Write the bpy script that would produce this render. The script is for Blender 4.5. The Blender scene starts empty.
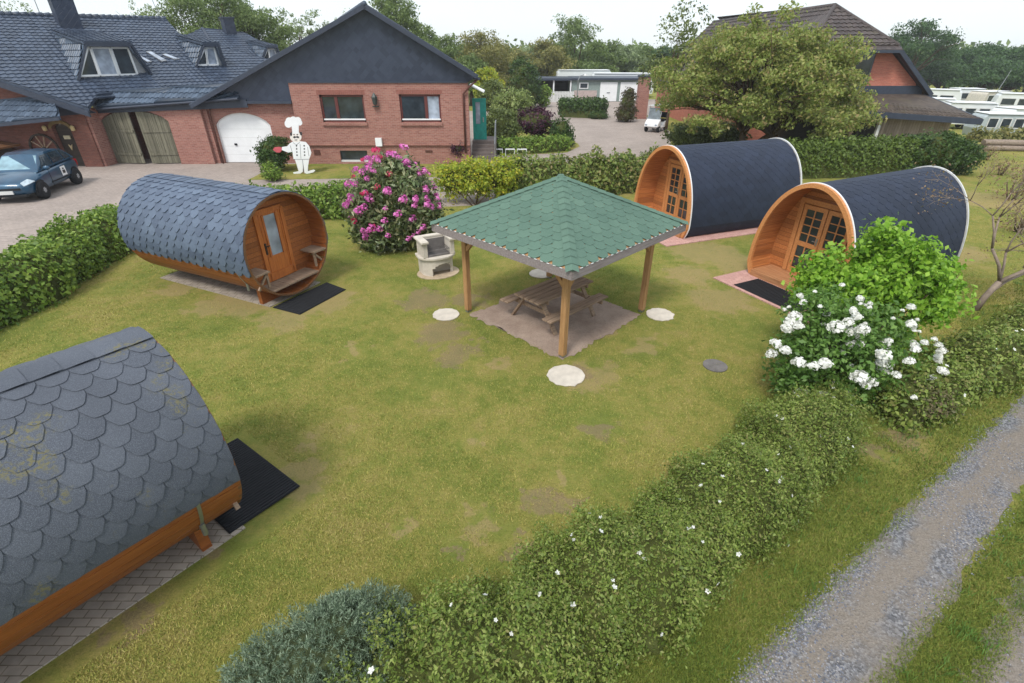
import bpy, bmesh, math, random
import numpy as np
from mathutils import Vector, Matrix

PI = math.pi
R = math.radians
random.seed(7)
rng = np.random.default_rng(7)
SC = bpy.context.scene
COL = SC.collection

# ------------------------------------------------------------------ camera, sky, sun, exposure
CAM_H = 5.5
F = 500.0
TH = R(30.0)
cam_data = bpy.data.cameras.new('camera')
cam = bpy.data.objects.new('camera', cam_data)
COL.objects.link(cam)
cam.location = (0, 0, CAM_H)
cam.rotation_euler = (R(60), 0, 0)
cam_data.sensor_width = 36
cam_data.lens = 36 * F / 1024
cam_data.clip_start = 0.05
cam_data.clip_end = 3000
SC.camera = cam

SUN_EL, SUN_AZ = 55.0, 205.0      # azimuth clockwise from +Y, where the sun stands
world = bpy.data.worlds.new('World')
SC.world = world
world.use_nodes = True
nt = world.node_tree
nt.nodes.clear()
wo = nt.nodes.new('ShaderNodeOutputWorld')
bg = nt.nodes.new('ShaderNodeBackground')
bg.inputs['Strength'].default_value = 0.1
sky = nt.nodes.new('ShaderNodeTexSky')
sky.sky_type = 'NISHITA'
sky.sun_disc = False
sky.sun_elevation = R(SUN_EL)
sky.sun_rotation = R(SUN_AZ)
sky.air_density = 1.0
sky.dust_density = 2.0
tc = nt.nodes.new('ShaderNodeTexCoord')
mp = nt.nodes.new('ShaderNodeMapping')
mp.inputs['Scale'].default_value = (1.0, 1.0, 3.0)
nz = nt.nodes.new('ShaderNodeTexNoise')
nz.inputs['Scale'].default_value = 2.2
nz.inputs['Detail'].default_value = 5
rp = nt.nodes.new('ShaderNodeMapRange')
rp.inputs['From Min'].default_value = 0.3
rp.inputs['From Max'].default_value = 0.7
rp.inputs['To Min'].default_value = 0.66
rp.inputs['To Max'].default_value = 0.97
mx = nt.nodes.new('ShaderNodeMix')
mx.data_type = 'RGBA'
mx.inputs['B'].default_value = (5.0, 5.4, 5.65, 1)
nt.links.new(tc.outputs['Generated'], mp.inputs['Vector'])
nt.links.new(mp.outputs[0], nz.inputs['Vector'])
nt.links.new(nz.outputs['Fac'], rp.inputs['Value'])
nt.links.new(rp.outputs[0], mx.inputs['Factor'])
nt.links.new(sky.outputs[0], mx.inputs['A'])
nt.links.new(mx.outputs['Result'], bg.inputs['Color'])
nt.links.new(bg.outputs[0], wo.inputs['Surface'])

sun_data = bpy.data.lights.new('sun', 'SUN')
sun_data.energy = 1.2
sun_data.angle = R(14)
sun_data.color = (1.0, 0.95, 0.88)
sun = bpy.data.objects.new('sun', sun_data)
COL.objects.link(sun)
_sd = Vector((math.sin(R(SUN_AZ)) * math.cos(R(SUN_EL)), math.cos(R(SUN_AZ)) * math.cos(R(SUN_EL)), math.sin(R(SUN_EL))))
sun.rotation_euler = _sd.to_track_quat('Z', 'Y').to_euler()

SC.view_settings.view_transform = 'Standard'
SC.view_settings.look = 'None'
SC.view_settings.gamma = 1.0
SC.view_settings.use_curve_mapping = False
SC.view_settings.exposure = 1.18
SC.cycles.max_bounces = 6
SC.cycles.diffuse_bounces = 3
SC.cycles.glossy_bounces = 3
SC.cycles.transmission_bounces = 4
SC.cycles.transparent_max_bounces = 6
SC.cycles.sample_clamp_indirect = 6

# ------------------------------------------------------------------ survey helpers (image point -> world point)
def ray(x, y):
    u = (x - 512) / F
    v = (y - 341.5) / F
    c, s = math.cos(TH), math.sin(TH)
    return Vector((u, c - v * s, -s - v * c))
CO = Vector((0, 0, CAM_H))
def gnd(x, y, z=0.0):
    d = ray(x, y)
    return CO + d * ((z - CAM_H) / d.z)
def at(x, y, Y):
    d = ray(x, y)
    return CO + d * (Y / d.y)
def onpl(x, y, p0, n):
    d = ray(x, y)
    return CO + d * (n.dot(p0 - CO) / n.dot(d))

# ------------------------------------------------------------------ mesh builder
def link(o, parent=None):
    COL.objects.link(o)
    if parent is not None:
        o.parent = parent
    return o

def auto_uv(me):
    uvl = me.uv_layers.new(name='UVMap')
    n = len(me.loops)
    uv = np.zeros((n, 2), np.float32)
    for p in me.polygons:
        nn = p.normal
        if abs(nn.z) > 0.985:
            U = Vector((1, 0, 0)); V = Vector((0, 1, 0))
        else:
            U = Vector((-nn.y, nn.x, 0)).normalized()
            V = nn.cross(U)
        for li in p.loop_indices:
            c = me.vertices[me.loops[li].vertex_index].co
            uv[li] = (c.dot(U), c.dot(V))
    uvl.data.foreach_set('uv', uv.ravel())

class MB:
    def __init__(self):
        self.v = []; self.f = []; self.mi = []; self.m = 0
    def add(self, vs, fs):
        b = len(self.v)
        self.v += [tuple(p) for p in vs]
        for f in fs:
            self.f.append(tuple(b + i for i in f)); self.mi.append(self.m)
        return self
    def hexa(self, q):      # bottom 4 then top 4
        return self.add(q, [(3, 2, 1, 0), (4, 5, 6, 7), (0, 1, 5, 4), (1, 2, 6, 5), (2, 3, 7, 6), (3, 0, 4, 7)])
    def box(self, c, s, M=None, rz=0.0):
        hx, hy, hz = s[0] / 2, s[1] / 2, s[2] / 2
        q = [Vector(p) for p in ((-hx, -hy, -hz), (hx, -hy, -hz), (hx, hy, -hz), (-hx, hy, -hz), (-hx, -hy, hz), (hx, -hy, hz), (hx, hy, hz), (-hx, hy, hz))]
        if M is None:
            M = Matrix.Rotation(rz, 3, 'Z')
        return self.hexa([M @ p + Vector(c) for p in q])
    def bb(self, x0, x1, y0, y1, z0, z1):
        return self.box(((x0 + x1) / 2, (y0 + y1) / 2, (z0 + z1) / 2), (abs(x1 - x0), abs(y1 - y0), abs(z1 - z0)))
    def prism(self, poly, vec):
        n = len(poly); vec = Vector(vec)
        a = [Vector(p) for p in poly]; b = [p + vec for p in a]
        return self.add(a + b, [tuple(range(n))[::-1], tuple(range(n, 2 * n))] + [(i, (i + 1) % n, n + (i + 1) % n, n + i) for i in range(n)])
    def bar(self, a, b, w, h, up=(0, 0, 1)):
        a = Vector(a); b = Vector(b); d = (b - a).normalized(); u = Vector(up)
        s = d.cross(u)
        if s.length < 1e-4: s = d.cross(Vector((0, 1, 0)))
        s.normalize(); t = s.cross(d)
        s *= w / 2; t *= h / 2
        return self.hexa([a - s - t, a + s - t, b + s - t, b - s - t, a - s + t, a + s + t, b + s + t, b - s + t])
    def tube(self, pts, rad, n=8, cap=True):
        pts = [Vector(p) for p in pts]
        if not hasattr(rad, '__len__'): rad = [rad] * len(pts)
        vs = []; fs = []; ref = None
        for i, p in enumerate(pts):
            d = (pts[min(i + 1, len(pts) - 1)] - pts[max(i - 1, 0)]).normalized()
            if ref is None:
                ref = d.orthogonal().normalized()
            ref = (ref - d * ref.dot(d))
            if ref.length < 1e-5: ref = d.orthogonal()
            ref.normalize(); q = d.cross(ref)
            for k in range(n):
                a = 2 * PI * k / n
                vs.append(p + (ref * math.cos(a) + q * math.sin(a)) * rad[i])
        for i in range(len(pts) - 1):
            for k in range(n):
                fs.append((i * n + k, i * n + (k + 1) % n, (i + 1) * n + (k + 1) % n, (i + 1) * n + k))
        if cap:
            fs.append(tuple(range(n))[::-1]); fs.append(tuple((len(pts) - 1) * n + k for k in range(n)))
        return self.add(vs, fs)
    def lathe(self, prof, n=24, c=(0, 0, 0), sx=1, sy=1):
        vs = []; fs = []; m = len(prof)
        for k in range(n):
            a = 2 * PI * k / n
            for r, z in prof:
                vs.append((c[0] + r * math.cos(a) * sx, c[1] + r * math.sin(a) * sy, c[2] + z))
        for k in range(n):
            for i in range(m - 1):
                k2 = (k + 1) % n
                fs.append((k * m + i, k2 * m + i, k2 * m + i + 1, k * m + i + 1))
        fs.append(tuple(k * m for k in range(n))[::-1]); fs.append(tuple(k * m + m - 1 for k in range(n)))
        return self.add(vs, fs)
    def build(self, name, mats, parent=None, smooth=False, bevel=0.0, off=None, recalc=True):
        me = bpy.data.meshes.new(name)
        vs = self.v
        if off is not None:
            vs = [(p[0] - off[0], p[1] - off[1], p[2] - off[2]) for p in vs]
        me.from_pydata(vs, [], self.f)
        if not isinstance(mats, (list, tuple)): mats = [mats]
        for m in mats: me.materials.append(m)
        me.polygons.foreach_set('material_index', self.mi)
        if recalc or bevel:
            bm = bmesh.new(); bm.from_mesh(me)
            if recalc: bmesh.ops.recalc_face_normals(bm, faces=bm.faces)
            if bevel:
                ed = [e for e in bm.edges if e.is_manifold and e.calc_face_angle(0) > 0.6]
                bmesh.ops.bevel(bm, geom=ed, offset=bevel, segments=1, affect='EDGES', clamp_overlap=True)
            bm.to_mesh(me); bm.free()
        if smooth:
            me.polygons.foreach_set('use_smooth', [True] * len(me.polygons))
        me.update()
        auto_uv(me)
        o = bpy.data.objects.new(name, me)
        return link(o, parent)

def tag(o, label=None, cat=None, group=None, kind=None):
    if label: o['label'] = label
    if cat: o['category'] = cat
    if group: o['group'] = group
    if kind: o['kind'] = kind
    return o
def thing(name, label, cat, loc=(0, 0, 0), rz=0.0, group=None):
    o = bpy.data.objects.new(name, None)
    o.empty_display_size = 0.3
    COL.objects.link(o)
    o.location = loc
    o.rotation_euler = (0, 0, rz)
    return tag(o, label, cat, group)
def children(o):
    return [c for c in bpy.data.objects if c.parent == o]
def copy_tree(o, parent=None):
    c = o.copy(); COL.objects.link(c)
    if parent is not None: c.parent = parent
    for ch in children(o): copy_tree(ch, c)
    return c

# ------------------------------------------------------------------ materials
def S(r, g, b, a=1.0):
    def f(c):
        c /= 255.0
        return c / 12.92 if c <= 0.04045 else ((c + 0.055) / 1.055) ** 2.4
    return (f(r), f(g), f(b), a)
class NM:
    def __init__(self, name):
        self.m = bpy.data.materials.new(name); self.m.use_nodes = True
        self.t = self.m.node_tree; self.N = self.t.nodes
        self.b = self.N['Principled BSDF']; self.o = self.N['Material Output']
    def n(self, typ, **kw):
        x = self.N.new(typ)
        for k, v in kw.items():
            if k in x.inputs: x.inputs[k].default_value = v
            else: setattr(x, k, v)
        return x
    def l(self, a, b): self.t.links.new(a, b)
    def noise(self, vec, scale, detail=4, rough=0.6, stretch=None):
        if stretch:
            mpn = self.n('ShaderNodeMapping'); mpn.inputs['Scale'].default_value = stretch
            self.l(vec, mpn.inputs['Vector']); vec = mpn.outputs[0]
        x = self.n('ShaderNodeTexNoise'); x.inputs['Scale'].default_value = scale; x.inputs['Detail'].default_value = detail
        x.inputs['Roughness'].default_value = rough
        self.l(vec, x.inputs['Vector']); return x.outputs['Fac']
    def ramp(self, fac, stops):
        x = self.n('ShaderNodeValToRGB'); e = x.color_ramp.elements
        while len(e) < len(stops): e.new(0.5)
        for i, (p, c) in enumerate(stops): e[i].position = p; e[i].color = c
        self.l(fac, x.inputs[0]); return x.outputs[0]
    def rng(self, fac, a, b, c=0.0, d=1.0, smooth=True):
        x = self.n('ShaderNodeMapRange')
        if smooth: x.interpolation_type = 'SMOOTHSTEP'
        for k, v in zip(('From Min', 'From Max', 'To Min', 'To Max'), (a, b, c, d)): x.inputs[k].default_value = v
        self.l(fac, x.inputs['Value']); return x.outputs[0]
    def mix(self, fac, a, b, blend='MIX'):
        x = self.n('ShaderNodeMix'); x.data_type = 'RGBA'; x.blend_type = blend
        for k, v in (('Factor', fac), ('A', a), ('B', b)):
            s = x.inputs[k] if k == 'Factor' else [q for q in x.inputs if q.name == k and q.type == 'RGBA'][0]
            if hasattr(v, 'links') or hasattr(v, 'is_linked'): self.l(v, s)
            else: s.default_value = v
        return [q for q in x.outputs if q.type == 'RGBA'][0]
    def math(self, op, a, b=None):
        x = self.n('ShaderNodeMath'); x.operation = op
        for i, v in enumerate((a, b)):
            if v is None: continue
            if hasattr(v, 'is_linked'): self.l(v, x.inputs[i])
            else: x.inputs[i].default_value = v
        return x.outputs[0]
    def bump(self, h, strength=0.4, dist=0.02):
        x = self.n('ShaderNodeBump'); x.inputs['Strength'].default_value = strength; x.inputs['Distance'].default_value = dist
        self.l(h, x.inputs['Height']); self.l(x.outputs[0], self.b.inputs['Normal']); return x
    def obj(self): return self.n('ShaderNodeTexCoord').outputs['Object']
    def uv(self): return self.n('ShaderNodeTexCoord').outputs['UV']
    def pos(self): return self.n('ShaderNodeNewGeometry').outputs['Position']
    def island(self): return self.n('ShaderNodeNewGeometry').outputs['Random Per Island']
    def col(self, c):
        if hasattr(c, 'is_linked'): self.l(c, self.b.inputs['Base Color'])
        else: self.b.inputs['Base Color'].default_value = c
    def fin(self, rough=0.7, metal=0.0, spec=0.5):
        self.b.inputs['Roughness'].default_value = rough; self.b.inputs['Metallic'].default_value = metal
        self.b.inputs['Specular IOR Level'].default_value = spec
        return self.m

def m_plain(name, c, rough=0.6, metal=0.0, var=0.18, scale=6.0, bump=0.15, spec=0.5):
    k = NM(name); p = k.obj()
    f = k.noise(p, scale, 6)
    a = tuple(x * (1 - var) for x in c[:3]) + (1,); b = tuple(min(1, x * (1 + var)) for x in c[:3]) + (1,)
    k.col(k.ramp(f, [(0.3, a), (0.7, b)]))
    if bump: k.bump(k.noise(p, scale * 8, 3), bump, 0.01)
    return k.fin(rough, metal, spec)

def m_wood(name, dark, light, plank=0.0, rough=0.55, spec=0.35, along='x', weather=None, pax='Y'):
    """timber with grain; planks from UV v when plank > 0"""
    k = NM(name); p = k.obj()
    st = {'x': (1.2, 14, 14), 'y': (14, 1.2, 14), 'z': (14, 14, 1.2)}[along]
    g = k.noise(p, 2.0, 7, 0.65, st)
    c = k.ramp(g, [(0.28, dark), (0.72, light)])
    h = g
    if plank:
        u = k.uv(); sp = k.n('ShaderNodeSeparateXYZ'); k.l(u, sp.inputs[0])
        ax = sp.outputs[pax]
        q = k.math('DIVIDE', ax, plank); fl = k.math('FLOOR', q); fr = k.math('FRACT', q)
        wn = k.n('ShaderNodeTexWhiteNoise'); wn.noise_dimensions = '1D'; k.l(fl, wn.inputs['W'])
        tint = k.rng(wn.outputs['Value'], 0, 1, 0.72, 1.15, False)
        cm = k.n('ShaderNodeCombineColor'); [k.l(tint, cm.inputs[i]) for i in range(3)]
        c = k.mix(1.0, c, cm.outputs[0], 'MULTIPLY')
        gap = k.rng(k.math('ABSOLUTE', k.math('SUBTRACT', fr, 0.5)), 0.44, 0.5, 1, 0)
        c = k.mix(gap, tuple(x * 0.35 for x in dark[:3]) + (1,), c)
        h = k.math('ADD', k.math('MULTIPLY', g, 0.15), gap)
    if weather:
        w = k.noise(p, 1.3, 5)
        c = k.mix(k.rng(w, 0.45, 0.75, 0, 0.7), c, weather)
    k.col(c); k.bump(h, 0.5, 0.012)
    return k.fin(rough, 0, spec)

def m_brick(name, c1, c2, mortar):
    k = NM(name); u = k.uv()
    b = k.n('ShaderNodeTexBrick'); k.l(u, b.inputs['Vector'])
    b.inputs['Color1'].default_value = c1; b.inputs['Color2'].default_value = c2; b.inputs['Mortar'].default_value = mortar
    b.inputs['Scale'].default_value = 1.0; b.inputs['Mortar Size'].default_value = 0.007
    b.inputs['Brick Width'].default_value = 0.25; b.inputs['Row Height'].default_value = 0.083; b.inputs['Bias'].default_value = -0.1
    n2 = k.noise(k.obj(), 0.5, 5)
    c = k.mix(k.rng(n2, 0.35, 0.7, 0.0, 0.3), b.outputs['Color'], tuple(x * 0.75 for x in c1[:3]) + (1,))
    n3 = k.noise(u, 3.0, 3, 0.6, (1.0, 5.0, 1))
    c = k.mix(k.rng(n3, 0.35, 0.75, 0, 0.45), c, tuple(min(1, x * 1.35) for x in c2[:3]) + (1,))
    k.col(c)
    k.bump(k.math('SUBTRACT', 1.0, b.outputs['Fac']), 0.6, 0.01)
    return k.fin(0.85, 0, 0.25)

def m_tile(name, c1, c2, w=0.3, h=0.35, rough=0.5, wavy=True, moss=None, diag=False):
    k = NM(name); u = k.uv(); sp = k.n('ShaderNodeSeparateXYZ'); k.l(u, sp.inputs[0])
    X_, Y_ = sp.outputs['X'], sp.outputs['Y']
    if diag: X_, Y_ = k.math('ADD', X_, Y_), k.math('SUBTRACT', X_, Y_)
    uu = k.math('DIVIDE', X_, w); vv = k.math('DIVIDE', Y_, h)
    fv = k.math('FRACT', vv); fu = k.math('FRACT', uu)
    cx = k.n('ShaderNodeCombineXYZ'); k.l(k.math('FLOOR', uu), cx.inputs[0]); k.l(k.math('FLOOR', vv), cx.inputs[1])
    wn = k.n('ShaderNodeTexWhiteNoise'); wn.noise_dimensions = '2D'; k.l(cx.outputs[0], wn.inputs['Vector'])
    f = k.math('ADD', k.math('MULTIPLY', wn.outputs['Value'], 0.6), k.math('MULTIPLY', k.noise(k.obj(), 0.7, 5), 0.5))
    c = k.ramp(f, [(0.25, c1), (0.8, c2)])
    if moss:
        c = k.mix(k.rng(k.noise(k.obj(), 0.9, 6), 0.5, 0.75, 0, 0.6), c, moss)
    k.col(c)
    hh = k.math('MULTIPLY', k.math('SUBTRACT', 1.0, fv), 1.3)
    if wavy:
        s = k.math('SINE', k.math('MULTIPLY', fu, 2 * PI))
        hh = k.math('ADD', hh, k.math('MULTIPLY', s, 0.16))
    k.bump(hh, 1.0, 0.05)
    return k.fin(rough, 0, 0.5)

def m_leaf(name, cols, trans=0.3, rough=0.5, spec=0.35):
    """per-leaf tint from Random Per Island; a bit of light passes through"""
    k = NM(name); r = k.island()
    n = len(cols)
    c = k.ramp(r, [(i / max(1, n - 1), cc) for i, cc in enumerate(cols)])
    big = k.noise(k.pos(), 1.1, 3)
    c = k.mix(k.rng(big, 0.3, 0.7, 0.0, 0.3), c, cols[0])
    k.col(c); k.b.inputs['Roughness'].default_value = rough; k.b.inputs['Specular IOR Level'].default_value = spec
    tr = k.n('ShaderNodeBsdfTranslucent'); k.l(c, tr.inputs['Color'])
    ms = k.n('ShaderNodeMixShader'); ms.inputs[0].default_value = trans
    k.l(k.b.outputs[0], ms.inputs[1]); k.l(tr.outputs[0], ms.inputs[2]); k.l(ms.outputs[0], k.o.inputs['Surface'])
    return k.m

def m_shingle(name, c1, c2, spot, moss=None, rough=0.8, spec=0.3):
    k = NM(name); r = k.island(); p = k.pos()
    c = k.ramp(r, [(0.0, c1), (1.0, c2)])
    g = k.noise(p, 140.0, 2)
    c = k.mix(k.rng(g, 0.42, 0.72, 0, 0.55), c, spot)
    w = k.noise(p, 0.9, 4)
    c = k.mix(k.rng(w, 0.4, 0.75, 0, 0.35), c, tuple(x * 0.75 for x in c1[:3]) + (1,))
    if moss:
        mm = k.math('MULTIPLY', k.rng(k.noise(p, 2.2, 4), 0.56, 0.68), k.rng(k.noise(p, 30.0, 3), 0.45, 0.62))
        c = k.mix(k.math('MULTIPLY', mm, 0.75), c, moss)
    k.col(c); k.bump(g, 0.35, 0.004)
    return k.fin(rough, 0, spec)

def m_glass(name, c=(0.03, 0.04, 0.05, 1), rough=0.08):
    k = NM(name)
    f = k.noise(k.obj(), 2.0, 2)
    k.col(k.ramp(f, [(0.3, tuple(x * 0.6 for x in c[:3]) + (1,)), (0.7, tuple(x * 1.4 for x in c[:3]) + (1,))]))
    return k.fin(rough, 0, 0.7)

# ------------------------------------------------------------------ pantiles as real geometry on a flat slope
def tile_poly(mb, pts, n, w=0.3, e=0.36, lift=0.035, amp=0.022):
    pts = [Vector(p) for p in pts]; n = Vector(n).normalized()
    if n.z < 0: n = -n
    U = Vector((-n.y, n.x, 0)).normalized(); D = U.cross(n)
    if D.z > 0: D = -D; U = -U
    o = pts[0]
    q = [((p - o).dot(U), (p - o).dot(D)) for p in pts]
    v0, v1 = min(b for a, b in q), max(b for a, b in q)
    def ur(v):
        xs = []
        for (a0, b0), (a1, b1) in zip(q, q[1:] + q[:1]):
            if (b0 - v) * (b1 - v) <= 0 and b0 != b1: xs.append(a0 + (a1 - a0) * (v - b0) / (b1 - b0))
        return (min(xs), max(xs)) if len(xs) > 1 else (0, 0)
    prof = [(-.5, .0), (-.3, -.6), (-.05, .1), (.2, 1.0), (.42, .75), (.5, .0)]
    r = 0
    while v0 + r * e < v1:
        va, vb = v0 + r * e - .04, min(v0 + (r + 1) * e, v1)
        a0, a1 = ur(max(v0 + .001, va)); b0, b1 = ur(vb - .001)
        lo, hi = min(a0, b0), max(a1, b1)
        k = math.floor(lo / w)
        while k * w < hi:
            uc = (k + .5) * w; dz = rng.uniform(-.004, .006)
            T = []; B = []
            for f, hgt in prof:
                T.append((min(max(uc + f * w, a0), a1), va, .004 + hgt * amp)); B.append((min(max(uc + f * w, b0), b1), vb, .01 + lift + hgt * amp + dz))
            if max(T[-1][0] - T[0][0], B[-1][0] - B[0][0]) > .03:
                P = [o + U * a + D * b + n * c for a, b, c in T + B] + [o + U * a + D * b for a, b, c in B]
                m = len(prof)
                mb.add(P, [(i, i + 1, m + i + 1, m + i) for i in range(m - 1)] + [(m + i, m + i + 1, 2 * m + i + 1, 2 * m + i) for i in range(m - 1)])
            k += 1
        r += 1
    return mb

BRICK = m_brick('red_brick', S(138, 90, 82), S(162, 116, 104), S(166, 148, 138))
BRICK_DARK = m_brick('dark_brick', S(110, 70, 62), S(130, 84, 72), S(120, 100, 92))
TILE_BLUE = m_tile('anthracite_roof_tile', S(48, 58, 74), S(68, 80, 98), 0.3, 0.42, 0.5)
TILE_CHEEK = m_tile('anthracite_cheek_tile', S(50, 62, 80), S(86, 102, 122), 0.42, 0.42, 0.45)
TILE_BROWN = m_tile('brown_roof_tile', S(58, 50, 50), S(80, 70, 68), 0.3, 0.4, 0.65, True, S(78, 72, 52))
TILE_ANNEX = m_tile('weathered_annex_tile', S(64, 54, 48), S(86, 74, 64), 0.25, 0.3, 0.8, False, S(84, 76, 54))
SLATE = m_tile('slate_cladding', S(55, 63, 81), S(66, 75, 94), 0.34, 0.34, 0.5, False, diag=True)
TRIM_DARK = m_plain('dark_blue_trim', S(48, 56, 72), 0.5)
TRIM_BROWN = m_plain('brown_trim', S(88, 52, 44), 0.5)
WHITE = m_plain('white_paint', S(228, 230, 232), 0.45, 0, 0.05, 2.0, 0.05)
OFFWHITE = m_plain('weathered_white', S(205, 206, 205), 0.6, 0, 0.1, 3.0, 0.05)
GLASS = m_glass('window_glass')
GLASS_PALE = m_glass('pale_blind_glass', S(150, 160, 175), 0.2)
WOOD_ORANGE = m_wood('orange_larch', S(158, 94, 50), S(196, 132, 80), 0.12)
WOOD_FRAME = m_wood('orange_trim_wood', S(176, 112, 62), S(210, 150, 96), 0)
WOOD_BARREL = m_wood('stained_barrel_wood', S(118, 64, 30), S(164, 98, 50), 0, 0.5, 0.4, 'x')
WOOD_BARREL_IN = m_wood('stained_barrel_planks', S(134, 76, 38), S(178, 110, 60), 0.12, 0.5)
WOOD_POST = m_wood('gazebo_post_wood', S(146, 108, 70), S(184, 144, 100), 0, 0.6, 0.3, 'z')
WOOD_GREY = m_wood('weathered_table_wood', S(118, 100, 84), S(170, 146, 124), 0, 0.8, 0.2, 'x')
WOOD_FASCIA = m_wood('grey_fascia_wood', S(118, 108, 106), S(150, 142, 142), 0, 0.75, 0.2, 'x')
WOOD_BARN = m_wood('grey_barn_boards', S(98, 96, 82), S(132, 128, 112), 0.16, 0.85, 0.15, 'z', pax='X')
WOOD_SHED = m_wood('pale_shed_boards', S(146, 128, 118), S(182, 168, 158), 0.14, 0.85, 0.15, 'z', pax='X')
WOOD_DOOR = m_wood('dark_door_wood', S(44, 38, 34), S(66, 56, 48), 0.12, 0.6)
CONCRETE = m_plain('pale_concrete', S(196, 188, 176), 0.9, 0, 0.14, 5.0, 0.4, 0.2)
CONCRETE_DARK = m_plain('sooty_concrete', S(110, 106, 104), 0.9, 0, 0.25, 6.0, 0.4, 0.2)
METAL = m_plain('galvanised_metal', S(160, 162, 165), 0.35, 0.8, 0.1)
BLACK = m_plain('black_rubber', S(38, 39, 42), 0.8, 0, 0.15, 20.0, 0.3, 0.2)
BARK = m_plain('bark', S(92, 78, 66), 0.95, 0, 0.3, 9.0, 0.8, 0.1)
BARK_PALE = m_plain('pale_bark', S(140, 126, 114), 0.95, 0, 0.25, 9.0, 0.6, 0.1)
TWIG = m_plain('twig_and_inner_leaf', S(78, 84, 46), 0.95, 0, 0.3, 12.0, 0.8, 0.05)

# ------------------------------------------------------------------ foliage helpers (real leaf faces)
def mesh_quads(name, V, mat, parent=None, n=4, smooth=False):
    """V: (N, n, 3) array, one n-gon per row"""
    N = V.shape[0]
    me = bpy.data.meshes.new(name)
    me.vertices.add(N * n); me.vertices.foreach_set('co', V.astype(np.float32).ravel())
    me.loops.add(N * n); me.loops.foreach_set('vertex_index', np.arange(N * n, dtype=np.int32))
    me.polygons.add(N); me.polygons.foreach_set('loop_start', np.arange(0, N * n, n, dtype=np.int32))
    me.polygons.foreach_set('loop_total', np.full(N, n, dtype=np.int32))
    me.materials.append(mat)
    me.update(calc_edges=True)
    o = bpy.data.objects.new(name, me)
    return link(o, parent)
def unit(a):
    return a / np.maximum(np.linalg.norm(a, axis=1, keepdims=True), 1e-6)
def leaf_verts(C, N, size, aspect=0.55, jitter=0.42):
    n = len(C)
    N = unit(N)
    a = rng.normal(size=(n, 3)); a = unit(a - N * np.sum(a * N, 1, keepdims=True)); b = np.cross(N, a)
    s = size * (1 + jitter * rng.normal(size=(n, 1))).clip(0.45, 1.8) if not hasattr(size, '__len__') else size
    L = a * s * 0.5; W = b * s * 0.5 * aspect
    dip = N * s * 0.09
    return np.stack([C - L, C + W * 1.0 - L * 0.1 + dip, C + L, C - W - L * 0.1 + dip], 1)
def leaves(name, C, N, size, mat, parent, aspect=0.55):
    return mesh_quads(name, leaf_verts(C, N, size, aspect), mat, parent)
def lump(d, seed, k=9, amp=0.25):
    g = np.random.default_rng(seed); q = unit(g.normal(size=(k, 3))); h = g.uniform(0.4, 1.0, k)
    dot = d @ q.T
    return 1 + amp * (np.max(h * np.exp((dot - 1) * 6), axis=1) - 0.45)
def blob_points(c, rad, n, seed, shell=0.62, amp=0.3, zmin=None):
    d = unit(rng.normal(size=(n, 3)))
    r = (rng.uniform(shell ** 3, 1, n)) ** (1 / 3) * lump(d, seed, 10, amp)
    P = np.array(c) + d * r[:, None] * np.array(rad)
    if zmin is not None:
        k = P[:, 2] > zmin; P = P[k]; d = d[k]
    return P, d
def clumpleaves(P, D, per, cr, up=0.45, out=0.7, rnd=0.8, flat=0.7):
    n = len(P) * per
    g = rng.normal(size=(n, 3)) * cr * np.array([1, 1, flat])
    C = np.repeat(P, per, 0) + g
    N = np.repeat(D, per, 0) * out + np.array([0, 0, up]) + rng.normal(size=(n, 3)) * rnd
    return C, N
def core(c, rad, seed, parent, name='inner_twigs', mat=None, amp=0.3):
    bm = bmesh.new(); bmesh.ops.create_icosphere(bm, subdivisions=3, radius=1)
    d = np.array([v.co[:] for v in bm.verts]); r = lump(unit(d), seed, 10, amp)
    for v, rr in zip(bm.verts, r):
        v.co = Vector((v.co.x * rad[0] * rr + c[0], v.co.y * rad[1] * rr + c[1], max(0.0, v.co.z * rad[2] * rr + c[2])))
    me = bpy.data.meshes.new(name); bm.to_mesh(me); bm.free(); me.materials.append(mat or TWIG)
    return link(bpy.data.objects.new(name, me), parent)
def merge_core(items, parent, name='inner_twigs', mat=None, amp=0.3):
    bm = bmesh.new()
    for c, rad, seed in items:
        r0 = bmesh.ops.create_icosphere(bm, subdivisions=3, radius=1)['verts']
        d = np.array([v.co[:] for v in r0]); r = lump(unit(d), seed, 10, amp)
        for v, rr in zip(r0, r):
            v.co = Vector((v.co.x * rad[0] * rr + c[0], v.co.y * rad[1] * rr + c[1], max(0.0, v.co.z * rad[2] * rr + c[2])))
    me = bpy.data.meshes.new(name); bm.to_mesh(me); bm.free(); me.materials.append(mat or TWIG)
    return link(bpy.data.objects.new(name, me), parent)

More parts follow.
